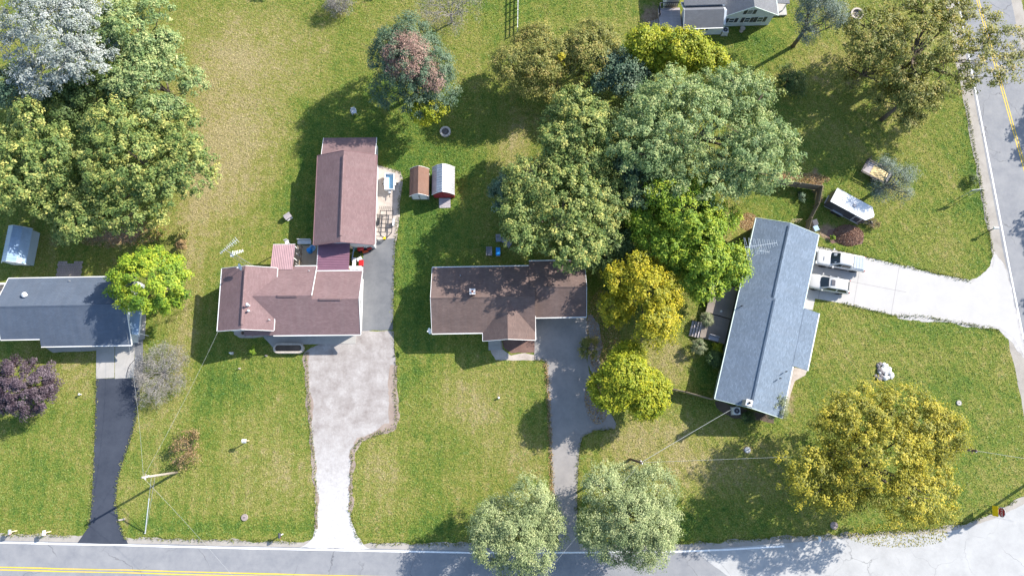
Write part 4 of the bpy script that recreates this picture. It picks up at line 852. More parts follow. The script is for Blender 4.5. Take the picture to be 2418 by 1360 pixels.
# ================================================================== vehicles
def wheel(parent, x, y, r=.37, w=.24, side=1, rim='alu'):
    ty = B().lathe([(r * .62, -w / 2), (r * .93, -w / 2), (r, -w * .3), (r, w * .3), (r * .93, w / 2), (r * .62, w / 2)], 22, (x, y, r), 'y').build('wheel', 'rubber', parent, True)
    m = B().lathe([(r * .63, -w * .42), (r * .63, w * .42), (r * .5, w * .3), (r * .12, w * .36)], 18, (x, y, r), 'y')
    m.build('rim', rim, ty); return ty
def section(x, pts): return [(x, y, z) for y, z in pts] + [(x, -y, z) for y, z in pts[::-1]]
def arch_strip(parent, x, y, r, side):
    pts = [(x + r * math.cos(a), y, .37 + r * math.sin(a)) for a in np.linspace(0, math.pi, 9)]
    B().tube(pts, .035, 5).build('wheel_arch', 'rubber', parent)
def pickup():
    a, b = G(1929, 605, 1.0), G(2042, 624, 1.0); d = a - b
    t = thing('pickup_truck', 'white crew cab pickup truck with grey folding bed cover parked on the concrete drive', 'truck', ((a.x + b.x) / 2, (a.y + b.y) / 2, 0.014), math.atan2(d.y, d.x))
    L = [(2.88, .72, .5, .80, .86), (2.78, .88, .40, .95, 1.0), (2.5, .96, .38, 1.05, 1.10), (1.6, .98, .36, 1.08, 1.16), (1.25, .985, .36, 1.1, 1.18), (.0, .985, .36, 1.12, 1.16), (-1.15, .985, .36, 1.12, 1.16), (-1.3, .985, .36, 1.14, 1.17), (-2.75, .97, .42, 1.14, 1.17), (-2.85, .93, .55, 1.10, 1.13)]
    B().loft([section(x, [(w * .82, z0), (w, z0 + .18), (w, (z0 + z1) / 2 + .12), (w * .95, z1), (w * .78, zt), (w * .3, zt + .02)]) for x, w, z0, z1, zt in L]).build('body', 'car_white', t, True, subd=1)
    cab = [(1.28, .80, 1.12, .74, 1.16), (.75, .88, 1.1, .73, 1.60), (.35, .90, 1.1, .70, 1.80), (-.4, .90, 1.1, .69, 1.84), (-1.05, .89, 1.1, .68, 1.80), (-1.3, .86, 1.1, .66, 1.55), (-1.36, .84, 1.1, .66, 1.2)]
    B().loft([section(x, [(wb, zb), (wb * .985, zb + (zt - zb) * .25), (wr + (wb - wr) * .25, zb + (zt - zb) * .8), (wr, zt), (wr * .5, zt + .03)]) for x, wb, zb, wr, zt in cab]).build('cab', 'car_white', t, True, subd=1)
    B().add([(1.24, .70, 1.21), (1.24, -.70, 1.21), (.42, -.60, 1.82), (.42, .60, 1.82), (1.30, 0, 1.21), (.47, 0, 1.84)], [(0, 3, 5, 4), (4, 5, 2, 1)]).build('windshield', 'glass_dark', t, True)
    B().add([(-1.37, .6, 1.25), (-1.37, -.6, 1.25), (-1.24, -.55, 1.68), (-1.24, .55, 1.68)], [(0, 1, 2, 3)]).build('rear_window', 'glass_dark', t)
    for s in (1, -1):
        for x0, x1, xt0, xt1 in ((.92, .05, .42, .03), (-.02, -1.05, -.0, -.92)):
            B().quad(*[(x0, s * .905, 1.22), (x1, s * .905, 1.22), (xt1, s * .775, 1.70), (xt0, s * .775, 1.70)][::s]).build('side_window', 'glass_dark', t)
        mi = B().obox((1.0, s * 1.1, 1.25), (.16, .24, .2), 0).build('mirror', 'car_white', t, bevel=.04)
        B().obox((2.80, s * .7, .88), (.2, .34, .16)).build('headlight', 'lamp_clear', t, bevel=.03); B().obox((-2.84, s * .86, .92), (.06, .14, .4)).build('taillight', 'tail_red', t, bevel=.02)
        for x in (.0, -1.0): B().obox((x - .75 + .8, s * .99, 1.02), (.2, .03, .035)).build('door_handle', 'alu', t)
        for x in (1.9, -1.75): wheel(t, x, s * .86, .39, .25, s); arch_strip(t, x, s * .97, .45, s)
        B().beam((1.2, s * .95, .42), (-1.1, s * .95, .42), .12, .06).build('running_board', 'black_steel', t)
    for k in range(4): B().box(-1.44 - (k + 1) * .325, -1.455 - k * .325, -.76, .76, 1.185, 1.235).build('bed_cover_panel', 'bed_cover', t, bevel=.01)
    B().obox((2.9, 0, .52), (.16, 1.9, .26)).build('bumper', 'alu', t, bevel=.05); B().obox((-2.9, 0, .55), (.16, 1.85, .2)).build('bumper', 'alu', t, bevel=.04)
    B().obox((2.86, 0, .84), (.08, 1.1, .26)).build('grille', 'black_steel', t); B().obox((2.05, .2, 1.195), (.05, .5, .02)).build('hood_scoop', 'dark_panel', t)
    return t
pickup()
def suv():
    a, b = G(1908, 661, .9), G(2007, 678, .9); d = a - b
    t = thing('family_wagon', 'silver white wagon with dark sunroof parked beside the pickup truck on the concrete drive', 'car', ((a.x + b.x) / 2, (a.y + b.y) / 2, 0.014), math.atan2(d.y, d.x))
    L = [(2.42, .62, .42, .66, .72), (2.3, .80, .34, .80, .86), (1.9, .91, .3, .90, .97), (1.2, .93, .28, .95, 1.04), (.9, .935, .28, .97, 1.06), (-.5, .935, .28, .99, 1.08), (-1.8, .92, .3, 1.0, 1.08), (-2.3, .88, .38, .98, 1.05), (-2.42, .80, .5, .9, 1.0)]
    B().loft([section(x, [(w * .82, z0), (w, z0 + .16), (w, (z0 + z1) / 2 + .1), (w * .96, z1), (w * .8, zt), (w * .3, zt + .02)]) for x, w, z0, z1, zt in L]).build('body', 'car_silver', t, True, subd=1)
    cab = [(1.05, .74, .98, .66, 1.05), (.6, .82, .98, .66, 1.36), (.2, .84, .98, .64, 1.54), (-.6, .85, .98, .63, 1.6), (-1.6, .84, .98, .62, 1.56), (-2.1, .80, .98, .6, 1.40), (-2.32, .76, .98, .58, 1.08)]
    B().loft([section(x, [(wb, zb), (wb * .985, zb + (zt - zb) * .25), (wr + (wb - wr) * .25, zb + (zt - zb) * .8), (wr, zt), (wr * .5, zt + .03)]) for x, wb, zb, wr, zt in cab]).build('cab', 'car_silver', t, True, subd=1)
    B().add([(1.03, .63, 1.1), (1.03, -.63, 1.1), (.26, -.54, 1.57), (.26, .54, 1.57), (1.1, 0, 1.1), (.3, 0, 1.59)], [(0, 3, 5, 4), (4, 5, 2, 1)]).build('windshield', 'glass_dark', t, True)
    B().quad((-2.3, .55, 1.15), (-2.3, -.55, 1.15), (-2.05, -.5, 1.46), (-2.05, .5, 1.46)).build('rear_window', 'glass_dark', t)
    B().box(-.42, .0, -.34, .34, 1.60, 1.645).build('sunroof', 'dark_panel', t)
    for s in (1, -1):
        for x0, x1, xt0, xt1 in ((.72, -.72, .25, -.72), (-.9, -2.05, -.9, -1.8)):
            B().quad(*[(x0, s * .855, 1.1), (x1, s * .855, 1.1), (xt1, s * .70, 1.46), (xt0, s * .70, 1.46)][::s]).build('side_window', 'glass_dark', t)
        B().obox((.85, s * 1.0, 1.1), (.14, .2, .14)).build('mirror', 'car_silver', t, bevel=.04)
        B().obox((2.33, s * .62, .72), (.18, .3, .13)).build('headlight', 'lamp_clear', t, bevel=.03); B().obox((-2.4, s * .74, .9), (.06, .14, .3)).build('taillight', 'tail_red', t, bevel=.02)
        for x in (-.1, -1.0): B().obox((x, s * .94, .95), (.18, .03, .03)).build('door_handle', 'alu', t)
        B().beam((.1, s * .6, 1.62), (-1.7, s * .58, 1.63), .04, .04).build('roof_rail', 'alu', t)
        for x in (1.5, -1.45): wheel(t, x, s * .8, .33, .22, s); arch_strip(t, x, s * .92, .38, s)
    B().obox((2.42, 0, .45), (.12, 1.5, .2)).build('bumper', 'car_silver', t, bevel=.05); B().obox((-2.44, 0, .5), (.12, 1.6, .22)).build('bumper', 'car_silver', t, bevel=.05); B().obox((2.42, 0, .66), (.06, .7, .12)).build('grille', 'black_steel', t)
    return t
suv()
def cargo_trailer():
    A, Bq, C, D, E = (G(*q, 2.25) for q in ((1963, 470), (2048, 516), (2064, 490), (2040, 472), (1976, 450)))
    ax = (Bq - A); ang = math.atan2(ax.y, ax.x); o = (A + E) / 2
    t = thing('cargo_trailer', 'enclosed dark cargo trailer with white roof and tandem wheels on the grass by the fence', 'trailer', (o.x, o.y, 0), ang)
    w = .95; prof = [(0, -w), (4.55, -w), (5.2, -.15), (5.2, .15), (4.55, w), (0, w)]
    B().prism(prof, .45, 2.17).build('box', 'dark_panel', t)
    B().prism([(x + (.02 if x > 1 else -.02), y * 1.02) for x, y in prof], 2.17, 2.25).build('roof', 'plastic_white', t)
    B().box(2.5, 2.85, -.18, .18, 2.25, 2.34).build('roof_vent', 'plastic_grey', t, bevel=.02)
    for s in (-1, 1):
        for x in (1.35, 2.1): wheel(t, x, s * 1.02, .31, .18, s, 'plastic_white')
        B().loft([[(x, s * .95, z), (x, s * 1.14, z), (x, s * 1.14, z - .04), (x, s * .95, z - .04)] for x, z in ((.92, .55), (1.1, .74), (2.35, .74), (2.53, .55))]).build('fender', 'alu', t)
        B().beam((0, s * .965, .47), (4.55, s * .965, .47), .03, .1).build('skirt_rail', 'alu', t)
    f = B()
    for p, q in (((3.45, .62), (4.25, .62)), ((3.45, 2.0), (4.25, 2.0)), ((3.45, .62), (3.45, 2.0)), ((4.25, .62), (4.25, 2.0))): f.beam((p[0], -.965, p[1]), (q[0], -.965, q[1]), .03, .05)
    d = f.build('side_door', 'plastic_white', t); B().obox((3.55, -.985, 1.2), (.06, .04, .2)).build('handle', 'alu', d)
    B().beam((5.1, 0, .5), (6.1, 0, .5), .1, .1).beam((4.6, .7, .5), (5.9, .05, .5), .07, .07).beam((4.6, -.7, .5), (5.9, -.05, .5), .07, .07).build('tongue', 'black_steel', t)
    B().tube([(5.8, .12, 0), (5.8, .12, .7)], .04, 8).build('jack', 'alu', t)
    B().box(-.05, -.02, -.85, .85, .55, 2.1).build('ramp_door', 'dark_panel', t); B().box(-.12, -.03, -.6, .6, .38, .46).build('bumper', 'alu', t)
cargo_trailer()
def stake_trailer():
    A, Bq, D = G(2036, 405, .7), G(2068, 422, .7), G(2047, 377, .7); ax = Bq - A; ang = math.atan2(ax.y, ax.x); L = 3.3; W = 1.75
    c = (A + D) / 2
    t = thing('landscape_trailer', 'open utility trailer with slatted tailgate carrying straw beneath the small pine', 'trailer', (c.x, c.y, 0), ang)
    w = W / 2
    for k in range(7): B().box(0, L, -w + k * W / 7 + .008, -w + (k + 1) * W / 7 - .008, .6, .64).build('plank', 'deck_grey', t)
    for s in (-1, 1):
        B().beam((0, s * w, .98), (L, s * w, .98), .06, .06).beam((0, s * w, .8), (L, s * w, .8), .04, .12).build('side_rail', 'deck_wood', t)
        for x in (0.05, 1.1, 2.2, L - .05): B().box(x - .03, x + .03, s * w - .03, s * w + .03, .5, 1.0).build('stake', 'black_steel', t)
        wheel(t, 1.75, s * (w + .16), .32, .2, s)
        B().loft([[(x, s * (w + .04), z), (x, s * (w + .28), z), (x, s * (w + .28), z - .03), (x, s * (w + .04), z - .03)] for x, z in ((1.35, .55), (1.5, .76), (2.0, .76), (2.15, .55))]).build('fender', 'black_steel', t)
    B().beam((L, -w, .98), (L, w, .98), .06, .06).build('front_rail', 'deck_wood', t)
    g = B()
    for z in (.7, 1.35, 1.9): g.beam((-.06, -w, z), (-.06, w, z), .04, .05)
    for k in range(8): y = -w + .03 + k * (W - .06) / 7; g.beam((-.06, y, .65), (-.06, y, 1.92), .04, .04, (1, 0, 0))
    g.build('tailgate', 'black_steel', t)
    B().beam((L, w * .6, .5), (L + 1.1, 0, .5), .07, .07).beam((L, -w * .6, .5), (L + 1.1, 0, .5), .07, .07).build('tongue', 'black_steel', t)
    B().box(0, L, -.06 - w + .1, -w + .12, .5, .59).box(0, L, w - .12, w - .04, .5, .59).build('chassis', 'black_steel', t)
    h = []
    r = np.random.default_rng(3)
    for i in range(9):
        x0 = 1.0 + i * .24; h.append([(x0, (-.75 + j * .1875), .645 + max(0, .34 * math.exp(-((x0 - 2.3) / .8) ** 2 - ((-.75 + j * .1875) / .55) ** 2) + r.uniform(-.03, .05))) for j in range(9)])
    m = B(); m.add([p for q in h for p in q], [(i * 9 + j, (i + 1) * 9 + j, (i + 1) * 9 + j + 1, i * 9 + j + 1) for i in range(8) for j in range(8)])
    straw = m.build('straw_heap', 'straw', None); straw.location = t.location; straw.rotation_euler.z = ang; tag(straw, 'heap of yellow straw lying in the slatted landscape trailer', 'straw')
stake_trailer()
def box_trailer():
    t = thing('box_trailer', 'small white box trailer with blue floor standing on the gravel bed by the long garage', 'trailer', G(921, 432, .3)); t.location.z = .02; t.rotation_euler.z = R(1)
    for x0, x1, y0, y1 in ((-.58, -.5, -1.05, 1.05), (.5, .58, -1.05, 1.05), (-.5, .5, .97, 1.05), (-.5, .5, -1.05, -.97)): B().box(x0, x1, y0, y1, .35, .85).build('side_panel', 'plastic_white', t, bevel=.015)
    B().box(-.5, .5, -.97, .97, .36, .42).build('floor', 'plastic_pale_blue', t); B().box(-.5, -.14, -.9, .6, .42, .58).build('liner', 'plastic_white', t, bevel=.03)
    for s in (-1, 1):
        wheel(t, s * .7, -.1, .25, .14, 1).rotation_euler.z = 0; B().box(s * .69 - .09, s * .69 + .09, -.42, .22, .52, .56).build('fender', 'plastic_white', t, bevel=.02)
    B().beam((0, -1.05, .4), (0, -1.9, .4), .07, .07).build('tongue', 'black_steel', t); B().lathe([(.17, .42), (.2, .5), (.12, .58), (.02, .6)], 14, (0, -1.25, 0)).build('spare_cover', 'plastic_white', t, True)
box_trailer()
def frame_trailer():
    p = G(911, 528, .5); t = thing('frame_trailer', 'bare black steel trailer frame with mesh bed on the gravel beside the long garage', 'trailer', (p.x, p.y, .01), R(-2))
    w, L0, L1 = .78, -1.1, 1.6; f = B()
    for x in (-w, 0, w): f.beam((x, L0, .5), (x, L1, .5), .07, .09)
    for k in range(6): y = L0 + k * (L1 - L0) / 5; f.beam((-w, y, .49), (w, y, .49), .05, .06)
    f.build('chassis', 'black_steel', t)
    B().beam((-w, L0, .5), (0, -2.1, .5), .07, .09).beam((w, L0, .5), (0, -2.1, .5), .07, .09).build('tongue', 'black_steel', t)
    g = B()
    for k in range(7): x = -w + k * w / 3; g.beam((x, L1, .52), (x, L1 + .25, 1.4), .025, .025)
    for k in range(4): g.beam((-w, L1 + .08 * k, .6 + k * .27), (w, L1 + .08 * k, .6 + k * .27), .025, .025)
    g.build('ramp_gate', 'black_steel', t)
    B().tube([(0, -1.7, 0), (0, -1.7, 1.0)], .05, 8).build('jack', 'plastic_white', t); B().box(-.14, .14, -2.0, -1.72, .55, .75).build('tool_box', 'sign_yellow', t)
    for s in (-1, 1):
        o = B().lathe([(.2, -.1), (.3, -.1), (.32, 0), (.3, .1), (.2, .1)], 18, (0, 0, .32), 'y').build('wheel', 'rubber', t, True); o.rotation_euler.z = R(90); o.location = (s * (w + .17), .15, 0)
        r = B().lathe([(.2, -.06), (.2, .06), (.05, .09)], 14, (0, 0, .32), 'y').build('rim', 'plastic_white', o)
        B().box(s * (w + .17) - .12, s * (w + .17) + .12, -.3, .6, .66, .69).build('fender', 'plastic_white' if s > 0 else 'black_steel', t)
frame_trailer()
def mower():
    p = G(862, 584, .6); t = thing('riding_mower', 'red riding lawn mower parked at the corner of the long garage', 'mower', (p.x, p.y, .02), R(195))
    B().loft([section(x, [(w, .35), (w, z * .8), (w * .7, z), (w * .2, z + .03)]) for x, w, z in ((.95, .18, .62), (.85, .25, .72), (.3, .27, .8), (.2, .2, .78))]).build('hood', 'red_paint', t, True)
    B().box(-.5, .3, -.3, .3, .3, .42).build('footwell', 'black_steel', t); B().box(-.75, -.2, -.42, .42, .45, .6).build('rear_fender', 'red_paint', t, bevel=.05)
    B().box(-.62, -.25, -.22, .22, .62, .74).build('seat', 'black_steel', t, bevel=.04); B().obox((-.66, 0, .92), (.1, .42, .4), 0, 0, -.2).build('backrest', 'black_steel', t, bevel=.04)
    B().tube([(.2, 0, .7), (-.02, 0, 1.0)], .025, 6).build('steering_column', 'black_steel', t); B().tube([(-.02 + .17 * math.cos(a) * .8, .17 * math.sin(a), 1.0 + .17 * math.cos(a) * .4) for a in np.linspace(0, 2 * math.pi, 13)], .018, 5).build('steering_wheel', 'black_steel', t)
    B().box(-.25, .5, -.55, .55, .12, .28).build('mower_deck', 'orange_paint', t, bevel=.05)
    for x, r, y in ((.75, .2, .32), (-.5, .27, .4)):
        for s in (-1, 1): wheel(t, x, s * y, r, .2, s, 'plastic_white')
mower()
# bits and pieces between house and garage
def clutter(name, label, cat, q, parts, rz=0.0, z=0.015):
    p = G(*q); t = thing(name, label, cat, (p.x, p.y, z), rz)
    for nm, mb, mt in parts: mb.build(nm, mt, t, bevel=.01)
    return t
clutter('board_stack', 'white boards laid in a low stack beside the purple breezeway roof', 'boards', (838, 622, .6), [('board', B().box(-.35, .05, -.75, .75, .25 + k * .07, .31 + k * .07), 'plastic_white') for k in range(3)] + [('trestle', B().box(-.4, .3, y - .05, y + .05, 0, .25), 'lumber') for y in (-.5, .5)])
clutter('storage_tote', 'red plastic storage tote with lid at the corner of the gabled house', 'box', (853, 621, .4), [('tote', B().loft([[(-x, -y, z), (x, -y, z), (x, y, z), (-x, y, z)] for x, y, z in ((.2, .28, 0), (.25, .33, .4))]), 'red_paint'), ('lid', B().box(-.28, .28, -.36, .36, .4, .45), 'red_paint')])
clutter('storage_tote', 'second red tote stacked against the white gutter of the gabled house', 'box', (852, 636, .3), [('tote', B().loft([[(-x, -y, z), (x, -y, z), (x, y, z), (-x, y, z)] for x, y, z in ((.2, .2, 0), (.24, .24, .3))]), 'red_paint'), ('lid', B().box(-.27, .27, -.27, .27, .3, .34), 'plastic_white')])
clutter('work_table', 'white folding table standing at the back wall of the gabled house', 'table', (838, 632, .7), [('table_top', B().box(-.8, .8, -.2, .2, .68, .72), 'plastic_white')] + [('leg', B().box(x - .03, x + .03, y - .03, y + .03, 0, .68), 'alu') for x in (-.7, .7) for y in (-.15, .15)])
clutter('cooler_box', 'teal cooler with white lid between the boards and the asphalt', 'cooler', (848, 611, .5), [('box', B().box(-.3, .3, -.2, .2, 0, .36), 'plastic_pale_blue'), ('lid', B().box(-.31, .31, -.21, .21, .36, .43), 'plastic_white'), ('handle', B().beam((-.25, 0, .45), (.25, 0, .45), .04, .03), 'plastic_grey')], .5)
clutter('roof_gutter_length', 'loose length of grey downpipe leaning in the breezeway gap', 'pipe', (832, 600, .8), [('pipe', B().tube([(-.1, -.8, .1), (.1, .8, .9)], .07, 8), 'steel_blue'), ('bracket', B().obox((0, 0, .5), (.2, .06, .2)), 'galvanised')], R(-8), .07)
clutter('wheelbarrow', 'olive wheelbarrow tipped near the riding mower', 'wheelbarrow', (840, 586, .4), [('tray', B().loft([[(-x, -y, z), (x, -y, z), (x, y, z), (-x, y, z)] for x, y, z in ((.25, .18, .3), (.45, .32, .6))]), 'green_box'), ('handle', B().tube([(-.2, .22, .32), (-.95, .26, .5)], .02, 6).tube([(-.2, -.22, .32), (-.95, -.26, .5)], .02, 6), 'lumber'), ('wheel', B().lathe([(.06, -.05), (.2, -.05), (.2, .05), (.06, .05)], 14, (.5, 0, .2), 'y'), 'rubber'), ('leg', B().box(-.3, -.26, -.2, -.16, 0, .32).box(-.3, -.26, .16, .2, 0, .32), 'black_steel')], .6)
clutter('gas_can', 'orange fuel can beside the riding mower', 'fuel can', (870, 583, .3), [('can', B().loft([[(-x, -y, z), (x, -y, z), (x, y, z), (-x, y, z)] for x, y, z in ((.15, .12, 0), (.15, .12, .28), (.08, .08, .36))]), 'orange_paint'), ('spout', B().tube([(.05, 0, .34), (.18, 0, .5)], .02, 6), 'sign_yellow')], .8)

# ================================================================== yard furniture and small things
def yard_chair(q, rz, label, w=.62):
    t = thing('lawn_chair', label, 'chair', G(*q), rz, 'grey chairs around the small round table')
    t.location.z = 0
    for k in range(4): B().box(-w / 2, w / 2, -w / 2 + k * w / 4 + .01, -w / 2 + (k + 1) * w / 4 - .01, .38, .42).build('seat_slat', 'plastic_grey', t)
    for s in (-1, 1):
        B().box(s * w / 2 - .04 * (s > 0), s * w / 2 + .04 * (s < 0) + (.0), -w / 2, w / 2 + .05, .6, .64).build('armrest', 'plastic_grey', t)
        for y in (-w / 2 + .04, w / 2 - .04): B().box(s * (w / 2 - .03) - .03, s * (w / 2 - .03) + .03, y - .03, y + .03, 0, .6).build('leg', 'plastic_grey', t)
    B().obox((0, w / 2 + .06, .68), (w, .05, .6), 0, -.22).build('backrest', 'plastic_grey', t)
yard_chair((1177, 565, .4), 0.05, 'square grey lawn chair facing the brown roofed house beside the round table'); yard_chair((1200, 577, .4), R(-35), 'grey lawn chair turned askew against the round table')
t = thing('round_table', 'small round grey side table between two lawn chairs', 'table', G(1190, 567, .5)); t.location.z = 0
B().lathe([(.34, .46), (.36, .48), (.36, .51), (.02, .52)], 20).build('table_top', 'plastic_grey', t)
for k in range(4): B().box(.2 * math.cos(k * 1.57) - .03, .2 * math.cos(k * 1.57) + .03, .2 * math.sin(k * 1.57) - .03, .2 * math.sin(k * 1.57) + .03, 0, .47).build('leg', 'plastic_grey', t)
t = thing('lawn_bench', 'long lilac grey lawn seat on the shaded grass next to the blue cooler', 'bench', G(1156, 594, .4)); t.location.z = 0
for k in range(5): B().box(-.32, .3, -.5 + k * .2 + .01, -.3 + k * .2 - .01, .36, .4).build('seat_slat', 'plastic_grey', t)
B().box(-.4, -.35, -.52, .52, .4, .78).build('backrest', 'plastic_grey', t); B().box(-.34, .3, .5, .54, .4, .62).build('armrest', 'plastic_grey', t)
for x in (-.34, .26):
    for y in (-.46, .46): B().box(x - .03, x + .03, y - .03, y + .03, 0, .36).build('leg', 'plastic_grey', t)
t = thing('blue_cooler', 'bright blue rectangular cooler on the shaded grass behind the brown roofed house', 'cooler', G(1176, 594, .4)); t.location.z = 0
B().box(-.24, .24, -.48, .48, 0, .38).build('tub', 'plastic_blue', t, bevel=.03); B().box(-.26, .26, -.5, .5, .385, .45).build('lid', 'plastic_blue', t, bevel=.03); B().beam((-.2, -.53, .3), (.2, -.53, .3), .05, .03).build('handle', 'plastic_white', t)
t = thing('yard_chair_white', 'white plastic armchair alone in the shade on the grass north of the long garage', 'chair', G(836, 265, .3), R(15)); t.location.z = 0; t.name = 'plastic_armchair'
t['label'] = 'white plastic armchair alone on the shaded grass beyond the lean-to end of the long garage'
B().box(-.26, .26, -.26, .24, .4, .44).build('seat', 'plastic_white', t); B().obox((0, .28, .66), (.5, .05, .46), 0, -.2).build('backrest', 'plastic_white', t)
for s in (-1, 1):
    B().box(s * .3 - .04, s * .3 + .04, -.26, .28, .6, .64).build('armrest', 'plastic_white', t)
    for y in (-.22, .24): B().box(s * .28 - .03, s * .28 + .03, y - .03, y + .03, 0, .6).build('leg', 'plastic_white', t)
def fire_ring(q, r, label, n=14, mt='stone'):
    t = thing('fire_pit', label, 'fire pit', G(*q)); me = None
    for lay in range(2):
        for k in range(n):
            a = 2 * math.pi * (k + .5 * lay) / n
            if me is None:
                w = 2 * math.pi * r / n * .92; o = B().loft([[(-w / 2, -.11, z), (w / 2, -.11, z), (w / 2 * 1.12, .11, z), (-w / 2 * 1.12, .11, z)] for z in (0, .17)]).build('stone', mt, t, bevel=.02); me = o.data
            else: o = mesh_obj('stone', me, t)
            o.location = (r * math.cos(a), r * math.sin(a), lay * .175 + .005); o.rotation_euler.z = a - math.pi / 2 + random.uniform(-.06, .06)
    B().lathe([(r * .9, .0), (r * .85, .06), (r * .4, .1), (.02, .14)], 16).build('ash_bed', 'ash', t)
    for k in range(4): a = k * 1.3; B().tube([(.3 * math.cos(a), .3 * math.sin(a), .12), (-.25 * math.cos(a + .4), -.25 * math.sin(a + .4), .2)], .05, 6).build('charred_log', 'stone_dark', t)
fire_ring((1052, 313), .56, 'round stone fire pit on the grass near the vine covered cedar', 14)
fire_ring((2022, 36), .72, 'larger round stone fire pit on the grass by the spruce', 18, 'stone_pale')
t = thing('well_house', 'small grey wooden well house with pitched roof on grass beside the long garage', 'well house', G(682, 513)); t.rotation_euler.z = R(35)
B().box(-.32, .32, -.28, .28, 0, .55).build('box', 'deck_grey', t); B().slab([(-.42, -.36, .5), (.42, -.36, .5), (.42, 0, .82), (-.42, 0, .82)], .04).slab([(-.42, 0, .82), (.42, 0, .82), (.42, .36, .5), (-.42, .36, .5)], .04).build('roof', 'deck_grey', t)
B().box(-.36, .36, -.4, -.3, 0, .12).build('sill', 'white_trim', t)
def statue(q, label, h, mt, parts=2):
    t = thing('garden_statue', label, 'statue', G(*q)); t.location.z = 0
    B().lathe([(.1 * h, 0), (.17 * h, .05 * h), (.2 * h, .3 * h), (.14 * h, .55 * h), (.18 * h, .66 * h), (.07 * h, .78 * h), (.1 * h, .86 * h), (.09 * h, .95 * h), (.02 * h, h)], 12).build('figure', mt, t, True)
    B().box(-.24 * h, .24 * h, -.22 * h, .22 * h, -.02, .05).build('plinth', 'stone', t)
    B().beam((-.28 * h, 0, .6 * h), (.28 * h, .05 * h, .5 * h), .08 * h, .08 * h).build('arms', mt, t)
statue((548, 834), 'pale blue white garden figure in the shade in front of the gabled house', .75, 'plastic_white')
statue((566, 870), 'cream garden stone ornament on sunlit grass in front of the gabled house', .4, 'stone_pale')
statue((629, 840), 'dark squat garden ornament on the grass near the oval planter', .45, 'stone_dark')
t = thing('bird_feeder', 'tan post mounted bird feeder on the front lawn of the gabled house', 'bird feeder', G(588, 1040)); B().tube([(0, 0, 0), (0, 0, 1.3)], .06, 8).build('post', 'lumber', t); B().box(-.18, .18, -.16, .16, 1.3, 1.45).build('box', 'stone_pale', t); B().slab([(-.26, -.22, 1.45), (.26, -.22, 1.45), (.26, 0, 1.6), (-.26, 0, 1.6)], .03).slab([(-.26, 0, 1.6), (.26, 0, 1.6), (.26, .22, 1.45), (-.26, .22, 1.45)], .03).build('roof', 'stone_white', t)
def disc_cover(q, r, label, mt='stone'):
    t = thing('well_cover', label, 'cover', G(*q)); B().lathe([(r, 0), (r, .1), (r * .9, .13), (r * .88, .1), (.02, .12)], 18).build('lid', mt, t); B().beam((-r * .3, 0, .14), (r * .3, 0, .14), .05, .04).build('handle', 'black_steel', t)
disc_cover((578, 1221), .38, 'flat round stone cover in the grass near the road and utility pole', 'pavers'); disc_cover((1969, 1240), .42, 'round tan manhole cover under the big yellow tree', 'pavers'); disc_cover((2264, 951), .3, 'round grey cover in the lawn beyond the big yellow tree', 'stone'); disc_cover((1765, 1062), .34, 'pale round cover in a worn patch by the big yellow tree shadow', 'stone_white')
disc_cover((2006, 555), .2, 'small pale cap beside the wood chip pile', 'stone_white')
def mailbox(q, label, rz, mt='plastic_white', post='lumber', h=1.05):
    t = thing('mailbox', label, 'mailbox', G(*q), rz); B().box(-.05, .05, -.05, .05, 0, h).build('post', post, t)
    B().loft([[(x, y, h + z) for y, z in [(-.13, 0), (.13, 0), (.13, .14)] + [(.13 * math.cos(a), .14 + .12 * math.sin(a)) for a in (.6, 1.2, 1.94, 2.54)] + [(-.13, .14)]] for x in (-.27, .27)]).build('box', mt, t)
    B().box(.2, .24, .135, .15, h + .1, h + .32).build('flag', 'red_paint', t); B().beam((0, 0, h * .7), (.3, 0, h - .03), .05, .05).build('brace', post, t)
mailbox((40, 1252), 'grey mailbox on a post by the road edge in front of the slate roofed house', R(-85), 'galvanised'); mailbox((120, 1254), 'white mailbox with newspaper tube by the black driveway mouth', R(-85), 'plastic_white'); mailbox((668, 1260), 'dark mailbox on a white post by the gravel driveway mouth', R(-85), 'dark_panel', 'white_trim')
mailbox((2333, 546), 'white mailbox standing by the side road verge', R(0), 'plastic_white', 'black_steel', 1.3); mailbox((1925, 1268), 'mailbox on a post near the junction under the big yellow tree', R(-85), 'plastic_white')
t = thing('split_log', 'bleached log lying on bare soil beside the black driveway', 'log', G(289, 1226)); B().tube([(-.32, -.06, .1), (.32, .06, .1)], [.1, .09], 9).build('log', 'stone_pale', t)
t['name_note'] = ''; del t['name_note']
B().tube([(.1, .05, .15), (.2, .2, .24)], [.04, .03], 6).build('branch_stub', 'stone_pale', t)
# satellite dishes
def dish(t, p, s, az):
    m = B(); n = 14; rings = []
    d = Vector((math.cos(az) * .8, math.sin(az) * .8, .6)).normalized(); a = d.cross(Vector((0, 0, 1))).normalized(); b = d.cross(a); p = Vector(p)
    vs = [p]; fs = []
    for i, r in enumerate((.35, .7, 1.0)):
        for j in range(n): th = 2 * math.pi * j / n; vs.append(p + (a * math.cos(th) + b * math.sin(th)) * r * s + d * (r * r * s * .22))
    for j in range(n): fs.append((0, 1 + j, 1 + (j + 1) % n))
    for i in range(2): fs += [(1 + i * n + j, 1 + (i + 1) * n + j, 1 + (i + 1) * n + (j + 1) % n, 1 + i * n + (j + 1) % n) for j in range(n)]
    m.add(vs, fs).build('reflector', 'plastic_white', t, True)
    B().tube([p - b * s * .9 * -1, p + d * s * .9], .025, 5).obox(p + d * s * .95, (.14, .12, .1)).build('feed_arm', 'plastic_white', t)
